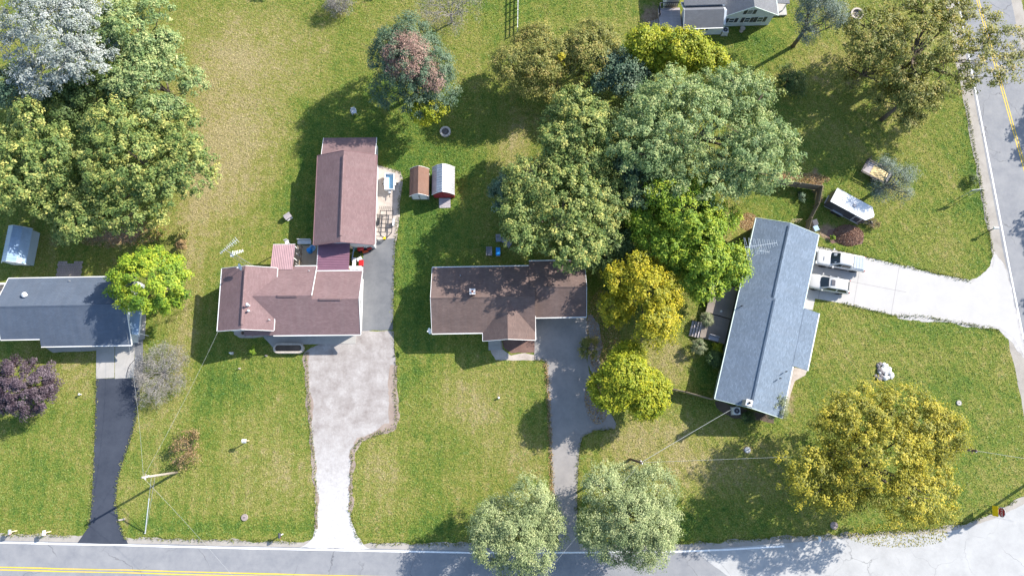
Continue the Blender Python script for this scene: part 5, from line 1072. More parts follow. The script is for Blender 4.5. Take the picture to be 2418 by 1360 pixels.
p = wp(F4, -.15, -7.35, 2.75); t = thing('satellite_dish', 'white satellite dish at the gutter corner of the brown roofed house', 'satellite dish', p); B().tube([(0, 0, -.3), (0, 0, .25)], .03, 6).build('mast', 'alu', t); dish(t, (-.05, -.05, .35), .36, R(200))
p = wp(F2, 3.0, -.15, 4.55); t = thing('satellite_dish', 'white satellite dish on the ridge end of the mauve gabled house', 'satellite dish', p); B().tube([(0, 0, -.1), (0, 0, .4)], .03, 6).build('mast', 'alu', t); dish(t, (-.05, -.05, .5), .42, R(215))
def yagi(t, c, az, L, n, e0, e1, name='antenna_array', tilt=0.0):
    d = Vector((math.cos(az), math.sin(az), tilt)); s = Vector((-math.sin(az), math.cos(az), 0)); c = Vector(c); m = B().tube([c - d * L / 2, c + d * L / 2], .03, 5)
    for k in range(n):
        f = k / (n - 1); w = e0 + (e1 - e0) * f; p = c + d * (L * (f - .5)); m.tube([p - s * w / 2 + d * (-.12 if k % 2 else .12) * w * .3, p, p + s * w / 2 + d * (-.12 if k % 2 else .12) * w * .3], .018, 4)
    return m.build(name, 'alu', t)
def lattice(t, h, w=.26, taper=.8):
    m = B(); P = [(w * math.cos(a), w * math.sin(a)) for a in (0, 2.094, 4.189)]
    for x, y in P: m.tube([(x, y, 0), (x * taper, y * taper, h)], .02, 4)
    k = int(h / .45)
    for i in range(k):
        z0, z1 = i * h / k, (i + 1) * h / k
        for j in range(3): a, b = P[j], P[(j + 1) % 3]; m.tube([(*a, z0), (*b, z1)], .012, 3)
    return m.build('lattice_mast', 'galvanised', t)
TW = G(535, 592, 9.2); t = thing('antenna_tower', 'lattice antenna tower with two arrow shaped aerials rising behind the mauve gabled house', 'antenna', (TW.x, TW.y, 0)); lattice(t, 8.0)
B().tube([(0, 0, 7.6), (0, 0, 9.7)], .03, 6).build('mast_tip', 'alu', t); yagi(t, (.35, .35, 9.6), R(42), 2.2, 11, .25, .75); yagi(t, (.8, .1, 8.2), R(15), 1.1, 7, .5, .3); dish(t, (.1, -.15, 7.9), .22, R(250))
TW = G(1795, 582, 8.2); t = thing('antenna_mast', 'tall television antenna with wide comb arms standing against the blue roofed house', 'antenna', (TW.x, TW.y, 0)); lattice(t, 7.2, .16)
B().tube([(0, 0, 7.0), (0, 0, 8.4)], .03, 6).build('mast_tip', 'alu', t); yagi(t, (.1, .15, 8.2), R(8), 3.5, 15, 2.2, .6); yagi(t, (.55, -.4, 7.6), R(-8), 1.2, 7, .8, .4)
B().tube([(.2, -.5, 7.4), (-.5, -.9, 7.3)], .02, 5).build('folded_arm', 'alu', t)

# ================================================================== poles, wires, signs
def upole(q, h, label, mt='pole_wood', r=.15, tr=True):
    p = G(*q); t = thing('utility_pole', label, 'utility pole', (p.x, p.y, 0)); B().tube([(0, 0, 0), (0, 0, h * .5), (0, 0, h)], [r, r * .85, r * .7], 10).build('pole', mt, t, True)
    m = B()
    for k in range(3): m.lathe([(.05, 0), (.09, .04), (.05, .08), (.09, .12), (.04, .17)], 10, (.12 - .0 * k, (-.1 + .1 * k), h - .4 - .35 * k))
    m.build('insulator', 'plastic_white', t, True); B().beam((-.0, -.3, h - .75), (0, .3, h - .75), .08, .1).build('bracket', mt, t)
    return t, Vector((p.x, p.y, h))
u1, top1 = upole((418, 1115), 7.5, 'bare wooden utility pole with guy wire beside the black driveway')
u2, top2 = upole((2207, 1058), 7.2, 'dark utility pole rising through the big yellow tree', 'pole_dark')
u3, top3 = upole((1488, 1084), 6.9, 'utility pole standing behind the leafy roadside pine near the service wire', 'pole_dark')
def wire(a, b, label, sag=.4, r=.009, mt='wire', name='overhead_wire'):
    a, b = Vector(a), Vector(b); n = 14; pts = [a.lerp(b, i / n) - Vector((0, 0, 4 * sag * (i / n) * (1 - i / n))) for i in range(n + 1)]
    o = B().tube(pts, r, 4).build(name, mt); tag(o, label, 'wire', 'overhead wires'); return o
wire(top1 + Vector((0, 0, -.25)), wp(F2, .3, -7.1, 3.4), 'thin service wire from the bare wooden pole to the gabled house')
wire(top1 + Vector((0, 0, -.3)), wp(F1, 14.5, -6.5, 3.0), 'thin service wire from the bare wooden pole to the slate roofed house')
wire(top1 + Vector((0, 0, -.2)), G(600, 1420, 6.5), 'overhead wire from the bare wooden pole across the road')
wire(top3 + Vector((0, 0, -.2)), wp(F5, .2, -2.6, 3.7), 'thick service wire from the pine side pole to the blue roofed house', .25, .022)
wire(top3 + Vector((0, 0, -.25)), top2 + Vector((0, 0, -.6)), 'overhead wire between the pine side pole and the dark pole', .5, .012)
wire(top2 + Vector((0, 0, -.25)), G(2700, 1125, 7.0), 'overhead wire from the dark pole over the corner lawn', .3, .016)
wire(top3 + Vector((0, 0, -.2)), G(1250, 1400, 6.8), 'overhead wire from the pine side pole across the road', .4, .012)
p = G(343, 1258); q = top1 + Vector((0, 0, -1.9)); g = thing('guy_wire', 'white sleeved guy wire anchored in the grass below the bare wooden pole', 'guy wire', (p.x, p.y, 0)); q = q - Vector((p.x, p.y, 0))
B().tube([(0, 0, .02), q], .022, 5).tube([(.05, 0, .02), q - Vector((0, 0, .8))], .018, 5).build('cable', 'wire', g); B().tube([(0, 0, .03), q * .62], .05, 6).build('guard', 'plastic_white', g); B().lathe([(.1, 0), (.1, .06), (.03, .2)], 8).build('anchor', 'alu', g)
def cable_pole_shadow(): pass
t = thing('transformer_pole', 'tall utility pole with transformer just outside the picture at the junction', 'utility pole', G(2470, 1112)); B().tube([(0, 0, 0), (0, 0, 9.2)], [.17, .12], 10).build('pole', 'pole_dark', t); B().lathe([(.24, 6.6), (.26, 6.7), (.26, 7.5), (.2, 7.6)], 12, (-.1, -.38, 0)).build('transformer', 'galvanised', t); B().beam((-.9, 0, 8.7), (.9, 0, 8.7), .1, .1).build('cross_arm', 'pole_dark', t)  # unseen pole with a box, known from its shadow at the junction
# stop sign with a yellow plate on two posts
p = G(2328, 1202); s = thing('stop_sign', 'red octagonal sign above a yellow plate on two thin posts at the junction', 'sign', (p.x, p.y, 0), R(174))
for y in (-.42, .42): B().tube([(0, y, 0), (0, y, 2.1)], .035, 6).build('post', 'black_steel', s)
B().box(.045, .075, -.55, .55, 1.15, 2.05).build('yellow_plate', 'sign_yellow', s)
oc = [(.55 * math.cos(R(22.5 + 45 * k)), .55 * math.sin(R(22.5 + 45 * k))) for k in range(8)]
bk = B().loft([[(x, y * 1.05, 2.62 + z * 1.05) for y, z in oc] for x in (.04, .066)]).build('sign_border', 'plastic_white', s); fc = B().loft([[(x, y * .95, 2.62 + z * .95) for y, z in oc] for x in (.05, .072)]).build('sign_face', 'sign_red', s)
fcu = bpy.data.curves.new('lettering', 'FONT'); fcu.body = 'STOP'; fcu.size = .42; fcu.align_x = 'CENTER'; fcu.align_y = 'CENTER'; fcu.extrude = .004
_t = bpy.data.objects.new('text_source', fcu); lt = bpy.data.objects.new('lettering', bpy.data.meshes.new_from_object(_t)); bpy.data.objects.remove(_t); COL.objects.link(lt); lt.parent = s; lt.location = (.08, 0, 2.62); lt.rotation_euler = (R(90), 0, R(90)); lt.data.materials.clear(); lt.data.materials.append(M['plastic_white'])
for y in (-.3, .3): B().box(.02, .045, y - .03, y + .03, 2.0, 2.7).build('sign_bracket', 'black_steel', s)
# board sign seen edge on by the side road
p = G(2277, 464); s = thing('board_sign', 'thin board sign on two posts on the grass by the side road', 'sign', (p.x, p.y, 0), R(98))
p0, p1 = G(2288, 452), G(2307, 458); 
for y in (-.48, .48): B().tube([(0, y, 0), (0, y, 2.2)], .04, 6).build('post', 'galvanised', s)
B().box(.045, .07, -.65, .65, 1.85, 2.45).build('board', 'galvanised', s)

# ================================================================== fences
def fence(name, label, pts, h, n_side, mat='fence_wood', board=.14, gap=.01, lean=0.0, group=None):
    t = thing(name, label, 'fence', (pts[0].x, pts[0].y, 0), 0, group); cache = {}
    for a, b in zip(pts, pts[1:]):
        d = (b - a); L = math.hypot(d.x, d.y); ang = math.atan2(d.y, d.x); n = int(L / (board + gap)); o0 = Vector((a.x - pts[0].x, a.y - pts[0].y, 0)); u = Vector((math.cos(ang), math.sin(ang), 0)); v = Vector((-u.y, u.x, 0)) * n_side
        for k in range(n):
            if 'b' not in cache: o = B().box(-board / 2, board / 2, -.012, .012, .04, h).build('board', mat, t); cache['b'] = o.data
            else: o = mesh_obj('board', cache['b'], t)
            o.location = o0 + u * ((k + .5) * L / n); o.location.z = random.uniform(-.02, .02); o.rotation_euler.z = ang + random.uniform(-.03, .03)
        for z in (.35, h - .3): B().beam(o0 + v * .045 + Vector((0, 0, z)), o0 + u * L + v * .045 + Vector((0, 0, z)), .05, .09).build('rail', mat, t)
        k = max(1, round(L / 2.4))
        for i in range(k + 1):
            c = o0 + u * (L * i / k) + v * .1; B().box(c.x - .05, c.x + .05, c.y - .05, c.y + .05, 0, h + .06).build('post', mat, t)
    return t
Q = lambda x, y: G(x, y, 1.5)
fence('board_fence', 'tall weathered board fence enclosing the back corner behind the blue roofed house', [Q(1836, 425), Q(1942, 440), Q(1935, 480), Q(1917, 515), Q(1909, 548)], 1.65, -1)
Q = lambda x, y: G(x, y, 1.2)
fence('low_fence', 'brown board fence running from the lime tree to the blue roofed house corner', [Q(1556, 911), Q(1620, 925), Q(1686, 943)], 1.35, 1)
ft = thing('pipe_fence', 'white wooden rail fence between back gardens near the olive trees', 'fence', G(1222, 78)); a, b = G(1222, 78), G(1224, -40)
for k in range(7):
    c = a.lerp(b, k / 6) - a; B().box(c.x - .06, c.x + .06, c.y - .06, c.y + .06, 0, 1.35).build('post', 'white_trim', ft)
for z in (.4, .8, 1.2): B().beam((0, 0, z), ((b - a).x, (b - a).y, z), .05, .12).build('rail', 'white_trim', ft)
t = thing('waste_bin', 'grey wheeled bin between the board fence and the blue roofed house', 'bin', G(1921, 528, .5)); t.location.z = 0; t.rotation_euler.z = .3
B().loft([[(-x, -y, z), (x, -y, z), (x, y, z), (-x, y, z)] for x, y, z in ((.22, .26, .05), (.29, .34, .95))]).build('bin_body', 'plastic_grey', t); B().obox((0, 0, .99), (.62, .72, .06), 0, .05).build('lid', 'dark_panel', t, bevel=.02)
for x in (-.2, .2): B().lathe([(.02, -.03), (.1, -.03), (.1, .03), (.02, .03)], 12, (x, .28, .1), 'y').build('wheel', 'rubber', t)
t = thing('waste_bin', 'second grey bin tucked by the garage corner of the blue roofed house', 'bin', G(1924, 541, .5)); t.location.z = 0; t.rotation_euler.z = .4
B().loft([[(-x, -y, z), (x, -y, z), (x, y, z), (-x, y, z)] for x, y, z in ((.22, .26, .05), (.28, .32, .85))]).build('bin_body', 'plastic_grey', t); B().obox((0, 0, .89), (.6, .68, .06), 0, .05).build('lid', 'steel_blue', t, bevel=.02)
t = thing('blue_bucket', 'small bright blue bucket on bare soil under the trees', 'bucket', G(178, 564)); B().lathe([(.2, 0), (.28, .4), (.3, .42), (.26, .42), (.18, .04)], 16).build('pail', 'plastic_pale_blue', t, True); B().tube([(.28 * math.cos(a), 0, .4 + .2 * math.sin(a)) for a in np.linspace(0, math.pi, 8)], .012, 5).build('handle', 'alu', t)
# offcuts, gate pieces
t = thing('clothes_post', 'broken white trellis leaning at the gable end of the blue roofed house', 'trellis', G(1876, 526)); 
for k in range(4): B().beam((-.5 + k * .3, -.1, .02), (-.3 + k * .3, .2, .9), .04, .03).build('slat', 'lumber', t)
for z in (.3, .7): B().beam((-.6, -.02 + .3 * z, z), (.6, .0 + .3 * z, z), .04, .03).build('rail', 'lumber', t)
# pots and chairs on the front porch of the gabled house
for i, (q, lb, r) in enumerate((((574, 786, .3), 'clay flower pot in the bed before the gabled house wall', .2), ((597, 788, .3), 'red brown flower pot beside the porch of the gabled house', .24), ((580, 790, .3), 'dark low flower pot in the bed before the gabled house wall', .16))):
    t = thing('flower_pot', lb, 'flower pot', G(*q)); t.location.z = .01; B().lathe([(r * .65, 0), (r, .3), (r * 1.1, .32), (r * .95, .33), (r * .9, .27)], 14).build('pot', 'clay' if i != 2 else 'stone_dark', t, True); B().lathe([(r * .9, .28), (.02, .3)], 12).build('soil', 'dark_soil', t)
for q, lb in (((626, 786, .4), 'black porch rocker by the front door of the gabled house'), ((640, 787, .4), 'black porch chair next to the rocker on the gabled house porch')):
    t = thing('porch_chair', lb, 'chair', G(*q)); t.location.z = .02; B().box(-.26, .26, -.26, .26, .38, .43).build('seat', 'black_steel', t); B().obox((0, .27, .7), (.52, .05, .6), 0, -.15).build('backrest', 'black_steel', t)
    for x in (-.24, .24):
        for y in (-.24, .24): B().box(x - .025, x + .025, y - .025, y + .025, 0, .38).build('leg', 'black_steel', t)
        B().box(x - .03, x + .03, -.25, .25, .6, .63).build('armrest', 'black_steel', t)
t = thing('garden_hose', 'curled black hose on the concrete slab of the slate roofed house', 'hose', G(302, 870)); B().tube([(.75, 1.1, .05), (.5, .75, .05), (.25, .45, .05), (.08, .1, .05), (-.02, -.5, .05), (0, -1.0, .05)], .035, 6).build('hose', 'dark_panel', t); B().tube([(.75, 1.1, .05), (.85, 1.22, .05)], .05, 6).build('nozzle', 'alu', t)
t = thing('yard_light', 'white post lamp standing on the lawn beside the black driveway', 'lamp', G(192, 931)); B().tube([(0, 0, 0), (0, 0, .35)], .05, 8).build('post', 'plastic_white', t); B().lathe([(.05, .35), (.12, .4), (.12, .48), (.03, .55)], 12).build('lamp_head', 'plastic_white', t, True)
t = thing('pipe_stub', 'short white cleanout pipe in the lawn of the brown roofed house', 'pipe', G(1178, 939)); B().tube([(0, 0, 0), (0, 0, .3)], .09, 10).build('pipe', 'plastic_white', t); B().lathe([(.12, .3), (.12, .36), (.02, .38)], 12).build('cap', 'plastic_white', t)
t = thing('bird_bath', 'pale round bird bath under the pale gable wall', 'bird bath', G(1750, 74)); B().lathe([(.2, 0), (.1, .1), (.08, .5), (.32, .6), (.34, .65), (.28, .62)], 16).build('basin', 'stone_pale', t, True); B().lathe([(.25, 0), (.25, .05), (.1, .08)], 12).build('foot', 'stone_pale', t)

# ================================================================== vegetation
def quads_mesh(name, verts, tint, mat, extra=None):
    """verts (n,4,3) -> one mesh of n leaf faces; tint (n,2)"""
    n = len(verts); me = bpy.data.meshes.new(name)
    me.vertices.add(n * 4); me.vertices.foreach_set('co', verts.reshape(-1).astype(np.float32))
    me.loops.add(n * 4); me.loops.foreach_set('vertex_index', np.arange(n * 4, dtype=np.int32))
    me.polygons.add(n); me.polygons.foreach_set('loop_start', np.arange(0, n * 4, 4, dtype=np.int32)); me.update(calc_edges=True)
    c = np.ones((n, 4, 4), np.float32); c[:, :, 0] = tint[:, None, 0]; c[:, :, 1] = tint[:, None, 1]
    a = me.attributes.new('tint', 'FLOAT_COLOR', 'POINT'); a.data.foreach_set('color', c.reshape(-1))
    me.materials.append(M[mat]); return me
def unit(v): return v / np.maximum(np.linalg.norm(v, axis=-1, keepdims=True), 1e-9)
def leaf_faces(r, pos, nrm, size, aspect=.6):
    n = len(pos); t = unit(np.cross(nrm, r.normal(size=(n, 3)))); b = np.cross(nrm, t)
    s = (size * r.uniform(.65, 1.3, n))[:, None] / 2
    bend = nrm * s * .25
    return np.stack([pos + t * s - bend, pos + b * s * aspect, pos - t * s - bend, pos - b * s * aspect], 1)
def crown_points(r, R3, ncl, lob=.3, shell=.66, zmin=-.55, power=.6, nl=8):
    d = unit(r.normal(size=(ncl * 3, 3))); d = d[d[:, 2] > zmin][:ncl]
    k = unit(r.normal(size=(nl, 3)) * [1, 1, .55]); am = r.uniform(.55, 1.0, nl)
    n2 = int(np.clip(ncl / 5, 10, 60)); k2 = unit(r.normal(size=(n2, 3)) + [0, 0, .3]); a2 = r.uniform(.6, 1.0, n2)
    f = (1 - lob) + lob * (.75 * np.max(np.clip(d @ k.T, 0, 1) ** 3 * am, axis=1) + .5 * np.max(np.clip(d @ k2.T, 0, 1) ** 30 * a2, axis=1))
    rad = f * (shell + (1 - shell) * r.uniform(0, 1, len(d)) ** power)
    return d * rad[:, None] * np.array(R3), d
def bough_points(r, R3, ncl, lob, shell, zmin, power, nb):
    """crown made of several uneven boughs, each with its own shell of leaf clumps"""
    R3 = np.array(R3); P, D = [], []
    ga = r.uniform(0, 6.28)
    for i in range(nb):
        if i == 0: c = np.array([r.normal() * .1, r.normal() * .1, .42]); br = r.uniform(.52, .62)
        else:
            a = ga + i * 2.399 + r.normal() * .22; q = r.uniform(.46, .72); c = np.array([q * math.cos(a), q * math.sin(a), r.uniform(-.35, .38)]); br = r.uniform(.34, .52)
        n = max(6, int(ncl * 1.25 * br ** 2 / (nb * .18))); p, d = crown_points(r, R3 * br * np.array([1, 1, 1.05]), n, lob, shell, zmin, power, 5)
        P.append(p + c * R3); D.append(d)
    return np.concatenate(P), np.concatenate(D)
def crown_mesh(name, seed, R3, mat, ncl=170, nlf=130, leaf=.3, clr=.9, lob=.3, aspect=.6, shell=.58, zmin=-.4, up=.4, flat=.75, rnd=.55, power=.6, off=(0, 0, 0), nl=8, nb=0):
    r = np.random.default_rng(seed)
    if nb: C, d = bough_points(r, R3, ncl, lob, shell, zmin, power, nb)
    else: C, d = crown_points(r, R3, ncl, lob, shell, zmin, power, nl)
    ncl = len(C); C = C + np.array(off)
    crs = clr * r.uniform(.5, 1.2, ncl); cnt = np.maximum(8, (nlf * (crs / clr) ** 2).astype(int)); ci = np.repeat(np.arange(ncl), cnt); n = len(ci)
    o = unit(r.normal(size=(n, 3)) + d[ci] * .7 + np.array([0, 0, .7])); rad = crs[ci] * (.3 + .7 * r.uniform(0, 1, n) ** .6)
    stretch = 1 + .8 * np.clip((o * d[ci]).sum(1), 0, 1) ** 2          # sprays reach outwards
    p = C[ci] + o * (rad * stretch)[:, None] * np.array([1, 1, flat])
    nn = unit(o * .6 + d[ci] * .3 + np.array(SUNV) * .35 + np.array([0, 0, up]) + r.normal(size=(n, 3)) * rnd * .6)
    v = leaf_faces(r, p, nn, leaf, aspect)
    ct = r.beta(1.6, 1.6, ncl); tint = np.stack([ct[ci], r.uniform(0, 1, n)], 1)
    return quads_mesh(name, v, tint, mat), C, crs
def limbs_mesh(seed, base, C, h0, r0, nlimb=14, nsub=26):
    """trunk, limbs to clumps and thinner branches, one skeleton (local coordinates, base at origin)"""
    r = np.random.default_rng(seed + 99); m = B(); fork = Vector((base[0], base[1], h0))
    m.tube([(0, 0, 0), (base[0] * .3, base[1] * .3, h0 * .5), fork], [r0 * 1.25, r0, r0 * .85], 8, True)
    idx = r.permutation(len(C)); tg = C[idx[:nlimb]]; mids = []
    for c in tg:
        c = Vector(c); md = fork.lerp(c, .5) + Vector(r.normal(size=3) * .25); md.z = fork.z + (c.z - fork.z) * .38 + .2
        m.tube([fork - Vector((0, 0, .3)), fork.lerp(md, .5), md, md.lerp(c, .6) + Vector(r.normal(size=3) * .15), c], [r0 * .55, r0 * .42, r0 * .3, r0 * .18, .025], 5, False); mids += [md, md.lerp(c, .6)]
    for c in C[idx[nlimb:nlimb + nsub]]:
        c = Vector(c); q = min(mids, key=lambda x: (x - c).length); m.tube([q, q.lerp(c, .5) + Vector(r.normal(size=3) * .15), c], [r0 * .16 + .01, .035, .015], 4, False)
    return m
TREES = []
def tree(name, label, px, py, rx, ry, zc, rz, mat, seed, h0=None, r0=.22, ncl=170, nlf=120, leaf=.3, clr=None, base_off=(0, 0), bark_m='bark', cat='tree', group=None, nlimb=12, nsub=24, **k):
    """crown centre seen at photo pixel (px,py), radii in photo pixels, centre height zc, half height rz"""
    c = G(px, py, zc); s = scale_at(c); Rx, Ry = rx / s, ry / s
    Rm = min(Rx, Ry); nb = k.pop('nb', 13 if Rm > 6 else 10 if Rm > 4 else 7 if Rm > 2.6 else 0)
    clr = min(clr or 9, .17 * Rm ** .75 + .25) if nb else (clr or .24 * Rm ** .75 + .12); f_ = 1.06 if nb else 1.0
    ros = k.pop('ros', 1.0 if nb else 0)
    if ros: ncl, nlf, clr = int(ncl * 3.6 * ros), int(nlf * .30 / ros), min(clr, .5 / ros ** .5)
    me, C, crs = crown_mesh('crown', seed, (max(.2, (Rx - clr * .4) * f_), max(.2, (Ry - clr * .4) * f_), rz), mat, ncl, nlf, leaf, clr, nb=nb, **k)
    bx, by = base_off; t = thing(name, label, cat, (c.x + bx, c.y + by, 0), 0, group)
    o = mesh_obj('crown', me, t, (-bx, -by, zc))
    Cl = C + np.array([-bx, -by, zc]); h0 = h0 if h0 is not None else max(.4, (zc - rz) + rz * .35)
    limbs_mesh(seed, (-bx * .4, -by * .4), Cl if len(Cl) < 400 else Cl[::3], h0, r0, nlimb, nsub).build('trunk', bark_m, t, True)
    TREES.append((t, len(me.polygons))); return t, Cl
def extra_crown(t, name, mat, seed, off, R3, ncl, nlf, leaf, clr, **k):
    me, C, _ = crown_mesh(name, seed, R3, mat, ncl, nlf, leaf, clr, **k); return mesh_obj(name, me, t, off)
def segs_mesh(name, segs, mat, n=3):
    m = B()
    for p, q, a, b in segs: m.tube([p, q], [a, b], n, False)
    return m
def twig_bush(name, label, px, py, rx, ry, h, seed, mat='twig_grey', nst=14, depth=4, leaf=None, cat='shrub', trunk_h=0.0, r0=.04, z=None, spread=1.0, lean=(0, 0)):
    c = G(px, py, h * .55 if z is None else z); s = scale_at(c); Rx, Ry = rx / s, ry / s; r = random.Random(seed)
    t = thing(name, label, cat, (c.x, c.y, 0)); segs = []; tips = []
    def grow(p, d, L, rad, k):
        q = p + d * L; segs.append((p, q, rad, rad * .65))
        if k == 0: tips.append(q); return
        for _ in range(r.choice((2, 3, 3))):
            e = (d + Vector((r.gauss(0, .42), r.gauss(0, .42), r.gauss(.06, .3)))).normalized(); grow(q, e, L * r.uniform(.62, .85), rad * .62, k - 1)
    st = Vector((lean[0], lean[1], trunk_h)); 
    if trunk_h: segs.append((Vector((0, 0, 0)), st, r0 * 2.2, r0 * 1.5))
    for i in range(nst):
        a = 2 * math.pi * i / nst + r.uniform(-.3, .3); e = r.uniform(.35, 1.25); d = Vector((math.cos(a) * Rx * .5 * math.cos(e), math.sin(a) * Ry * .5 * math.cos(e), h * .34 * math.sin(e) + .1)); L = d.length
        grow(st.copy(), d.normalized(), L * .72 * spread, r0, depth)
    segs_mesh('twigs', segs, mat).build('twigs', mat, t)
    if leaf:
        lm, n, sz, jit = leaf[:4]; asp = leaf[4] if len(leaf) > 4 else .6; rr = np.random.default_rng(seed); T = np.array([tuple(x) for x in tips]); p = T[rr.integers(0, len(T), n)] + rr.normal(size=(n, 3)) * jit
        v = leaf_faces(rr, p, unit(rr.normal(size=(n, 3)) + [0, 0, .8]), sz, asp); mesh_obj('crown', quads_mesh('crown', v, rr.uniform(0, 1, (n, 2)), lm), t)
    return t
def scatter(name, label, cat, mat, n, fn, size, seed, aspect=.6, tilt=.35, z0=.0, flat=True):
    r = np.random.default_rng(seed); p = fn(r, n); nn = unit(np.array([0, 0, 1.0]) + r.normal(size=(len(p), 3)) * tilt)
    o = mesh_obj(name, quads_mesh(name, leaf_faces(r, p, nn, size, aspect), r.uniform(0, 1, (len(p), 2)), mat)); stuff(o)
    if label: tag(o, label, cat)
    return o

# -------- wood on the left
tree('silver_poplar', 'silvery grey leaved poplar with bare white branches at the edge of the wood', 135, 95, 168, 150, 9.0, 4.2, 'leaf_silver', 1, ncl=170, nlf=130, leaf=.22, r0=.3, bark_m='bark_pale', lob=.35, nlimb=24, nsub=70, shell=.35, clr=1.05, zmin=-.3)
tree('wood_edge_tree', 'green tree between the silvery poplar and the dry lawn', 320, 75, 105, 95, 7.0, 3.4, 'leaf_maple_pale', 2, ncl=120, nlf=120, leaf=.26)
tree('wood_edge_tree', 'loose pale green tree at the wood edge beside the mown field', 375, 195, 105, 105, 6.5, 3.2, 'leaf_maple_pale', 3, ncl=130, nlf=120, leaf=.26, lob=.4)
tree('wood_edge_tree', 'dark green tree in the hollow behind the silvery poplar', 215, 235, 110, 95, 5.5, 3.0, 'leaf_shrub', 4, ncl=110, nlf=110, leaf=.28)
tree('maple_tree', 'broad yellow tipped maple overhanging the dry lawn', 335, 385, 190, 165, 7.2, 4.3, 'leaf_maple', 5, ncl=260, nlf=125, leaf=.28, r0=.32, lob=.35, clr=1.15)
tree('maple_tree', 'yellow green maple at the wood edge beside the blue shed', 55, 375, 115, 165, 7.0, 4.0, 'leaf_maple', 6, ncl=200, nlf=120, leaf=.28, r0=.28, lob=.35, clr=1.1)
tree('maple_tree', 'lower leafy maple shading the blue shed and brick patio', 185, 490, 110, 85, 5.0, 2.8, 'leaf_maple', 7, ncl=120, nlf=110, leaf=.28, lob=.35)
tree('wood_edge_tree', 'shaded evergreen behind the silvery poplar at the picture edge', 20, 200, 80, 70, 6.0, 3.0, 'leaf_cedar', 8, ncl=70, nlf=90, leaf=.26)
tree('round_maple', 'dense bright green round maple overhanging the slate roof corner', 356, 668, 98, 86, 5.0, 3.1, 'leaf_bright', 9, nb=0, ncl=190, nlf=120, leaf=.24, r0=.2, lob=.16, clr=.62, zmin=-.35)
tree('purple_plum', 'dark purple leaved plum tree on the front lawn of the slate roofed house', 58, 912, 92, 76, 2.9, 2.1, 'leaf_plum', 10, nb=0, ncl=230, nlf=120, leaf=.18, r0=.14, lob=.2, clr=.5, bark_m='twig_brown')
twig_bush('bare_shrub', 'leafless grey brush beside the black driveway', 374, 880, 66, 92, 2.6, 11, nst=34, depth=4, leaf=('leaf_twig', 9000, .24, .22, .1))
twig_bush('small_shrub', 'thin russet shrub beside the bare wooden utility pole', 438, 1060, 42, 50, 2.4, 12, 'twig_brown', 16, 4, ('leaf_russet', 1500, .16, .14))
tree('garden_shrub', 'small olive shrub on the dry lawn near the round maple', 431, 548, 14, 18, .8, .7, 'leaf_olive', 13, ncl=24, nlf=60, leaf=.14, r0=.04, clr=.28, cat='shrub', nlimb=6, nsub=8)
tree('garden_shrub', 'twin rusty shrub just below the small olive shrub', 431, 578, 13, 14, .7, .6, 'leaf_russet', 14, ncl=20, nlf=60, leaf=.14, r0=.04, clr=.26, cat='shrub', nlimb=6, nsub=8)
# -------- back gardens
twig_bush('bare_bush', 'leafless bush on the mown field at the top edge', 797, 6, 34, 28, 3.2, 15, nst=18, depth=4, cat='shrub', leaf=('leaf_twig', 3500, .28, .2, .1))
twig_bush('bare_tree', 'small leafless grey tree with a leaning trunk near the vine covered cedar', 1062, 22, 75, 62, 5.5, 16, nst=10, depth=5, cat='tree', trunk_h=1.5, r0=.07, z=3.0, leaf=('leaf_twig', 5000, .3, .35, .08))
t, Cl = tree('vine_cedar', 'big blue green cedar with a dead brown top and yellow vines', 968, 165, 112, 122, 6.2, 4.4, 'leaf_cedar', 17, ncl=240, nlf=130, leaf=.24, r0=.3, lob=.2, clr=.95, aspect=.35)
extra_crown(t, 'dead_branches', 'leaf_dead', 18, (.1, .4, 8.6), (2.7, 2.9, 2.2), 90, 110, .22, .75, aspect=.3); extra_crown(t, 'dead_branches', 'leaf_dead', 19, (2.6, -1.5, 6.8), (1.9, 1.8, 2.0), 40, 100, .22, .7, aspect=.3); extra_crown(t, 'vines', 'leaf_lime', 20, (1.9, -4.4, 4.6), (2.1, 1.5, 2.6), 50, 100, .24, .6)
tree('olive_tree', 'brownish olive tree beside the white rail fence', 1258, 146, 86, 96, 5.2, 3.4, 'leaf_olive', 21, ncl=190, nlf=130, leaf=.19, lob=.25, clr=.7)
tree('olive_tree', 'olive tree with a yellow side branch standing next to the brownish one', 1388, 118, 82, 84, 5.0, 3.2, 'leaf_olive', 22, ncl=170, nlf=130, leaf=.2, lob=.25, clr=.7)
tree('gold_sprig', 'small yellow leaved sapling between the two olive trees', 1322, 150, 22, 36, 5.8, 1.5, 'leaf_gold', 23, ncl=24, nlf=70, leaf=.22, r0=.06, clr=.4, nlimb=5, nsub=6)
tree('shade_fill', 'dark crown added as shade in the gap behind the olive trees', 1475, 172, 90, 70, 4.6, 3.0, 'leaf_cedar', 24, ncl=110, nlf=100, leaf=.26)  # crown added in dark leaf colour where shade lies beneath the trees
tree('lime_tree', 'yellow green tree hiding the wall of the pale blue house', 1600, 125, 122, 74, 6.0, 3.6, 'leaf_lime', 25, ncl=200, nlf=120, leaf=.27, lob=.3, clr=.95)
tree('silver_maple', 'huge pale green maple in the middle of the tree belt', 1660, 300, 215, 190, 8.4, 4.8, 'leaf_maple_pale', 26, ncl=360, nlf=135, leaf=.24, r0=.42, lob=.32, clr=1.25, nlimb=20, nsub=50)
tree('yellow_tip_maple', 'large maple with yellow tips leaning over the brown roofed house', 1328, 495, 162, 172, 7.6, 4.4, 'leaf_maple', 27, ncl=260, nlf=130, leaf=.26, r0=.36, lob=.35, clr=1.1)
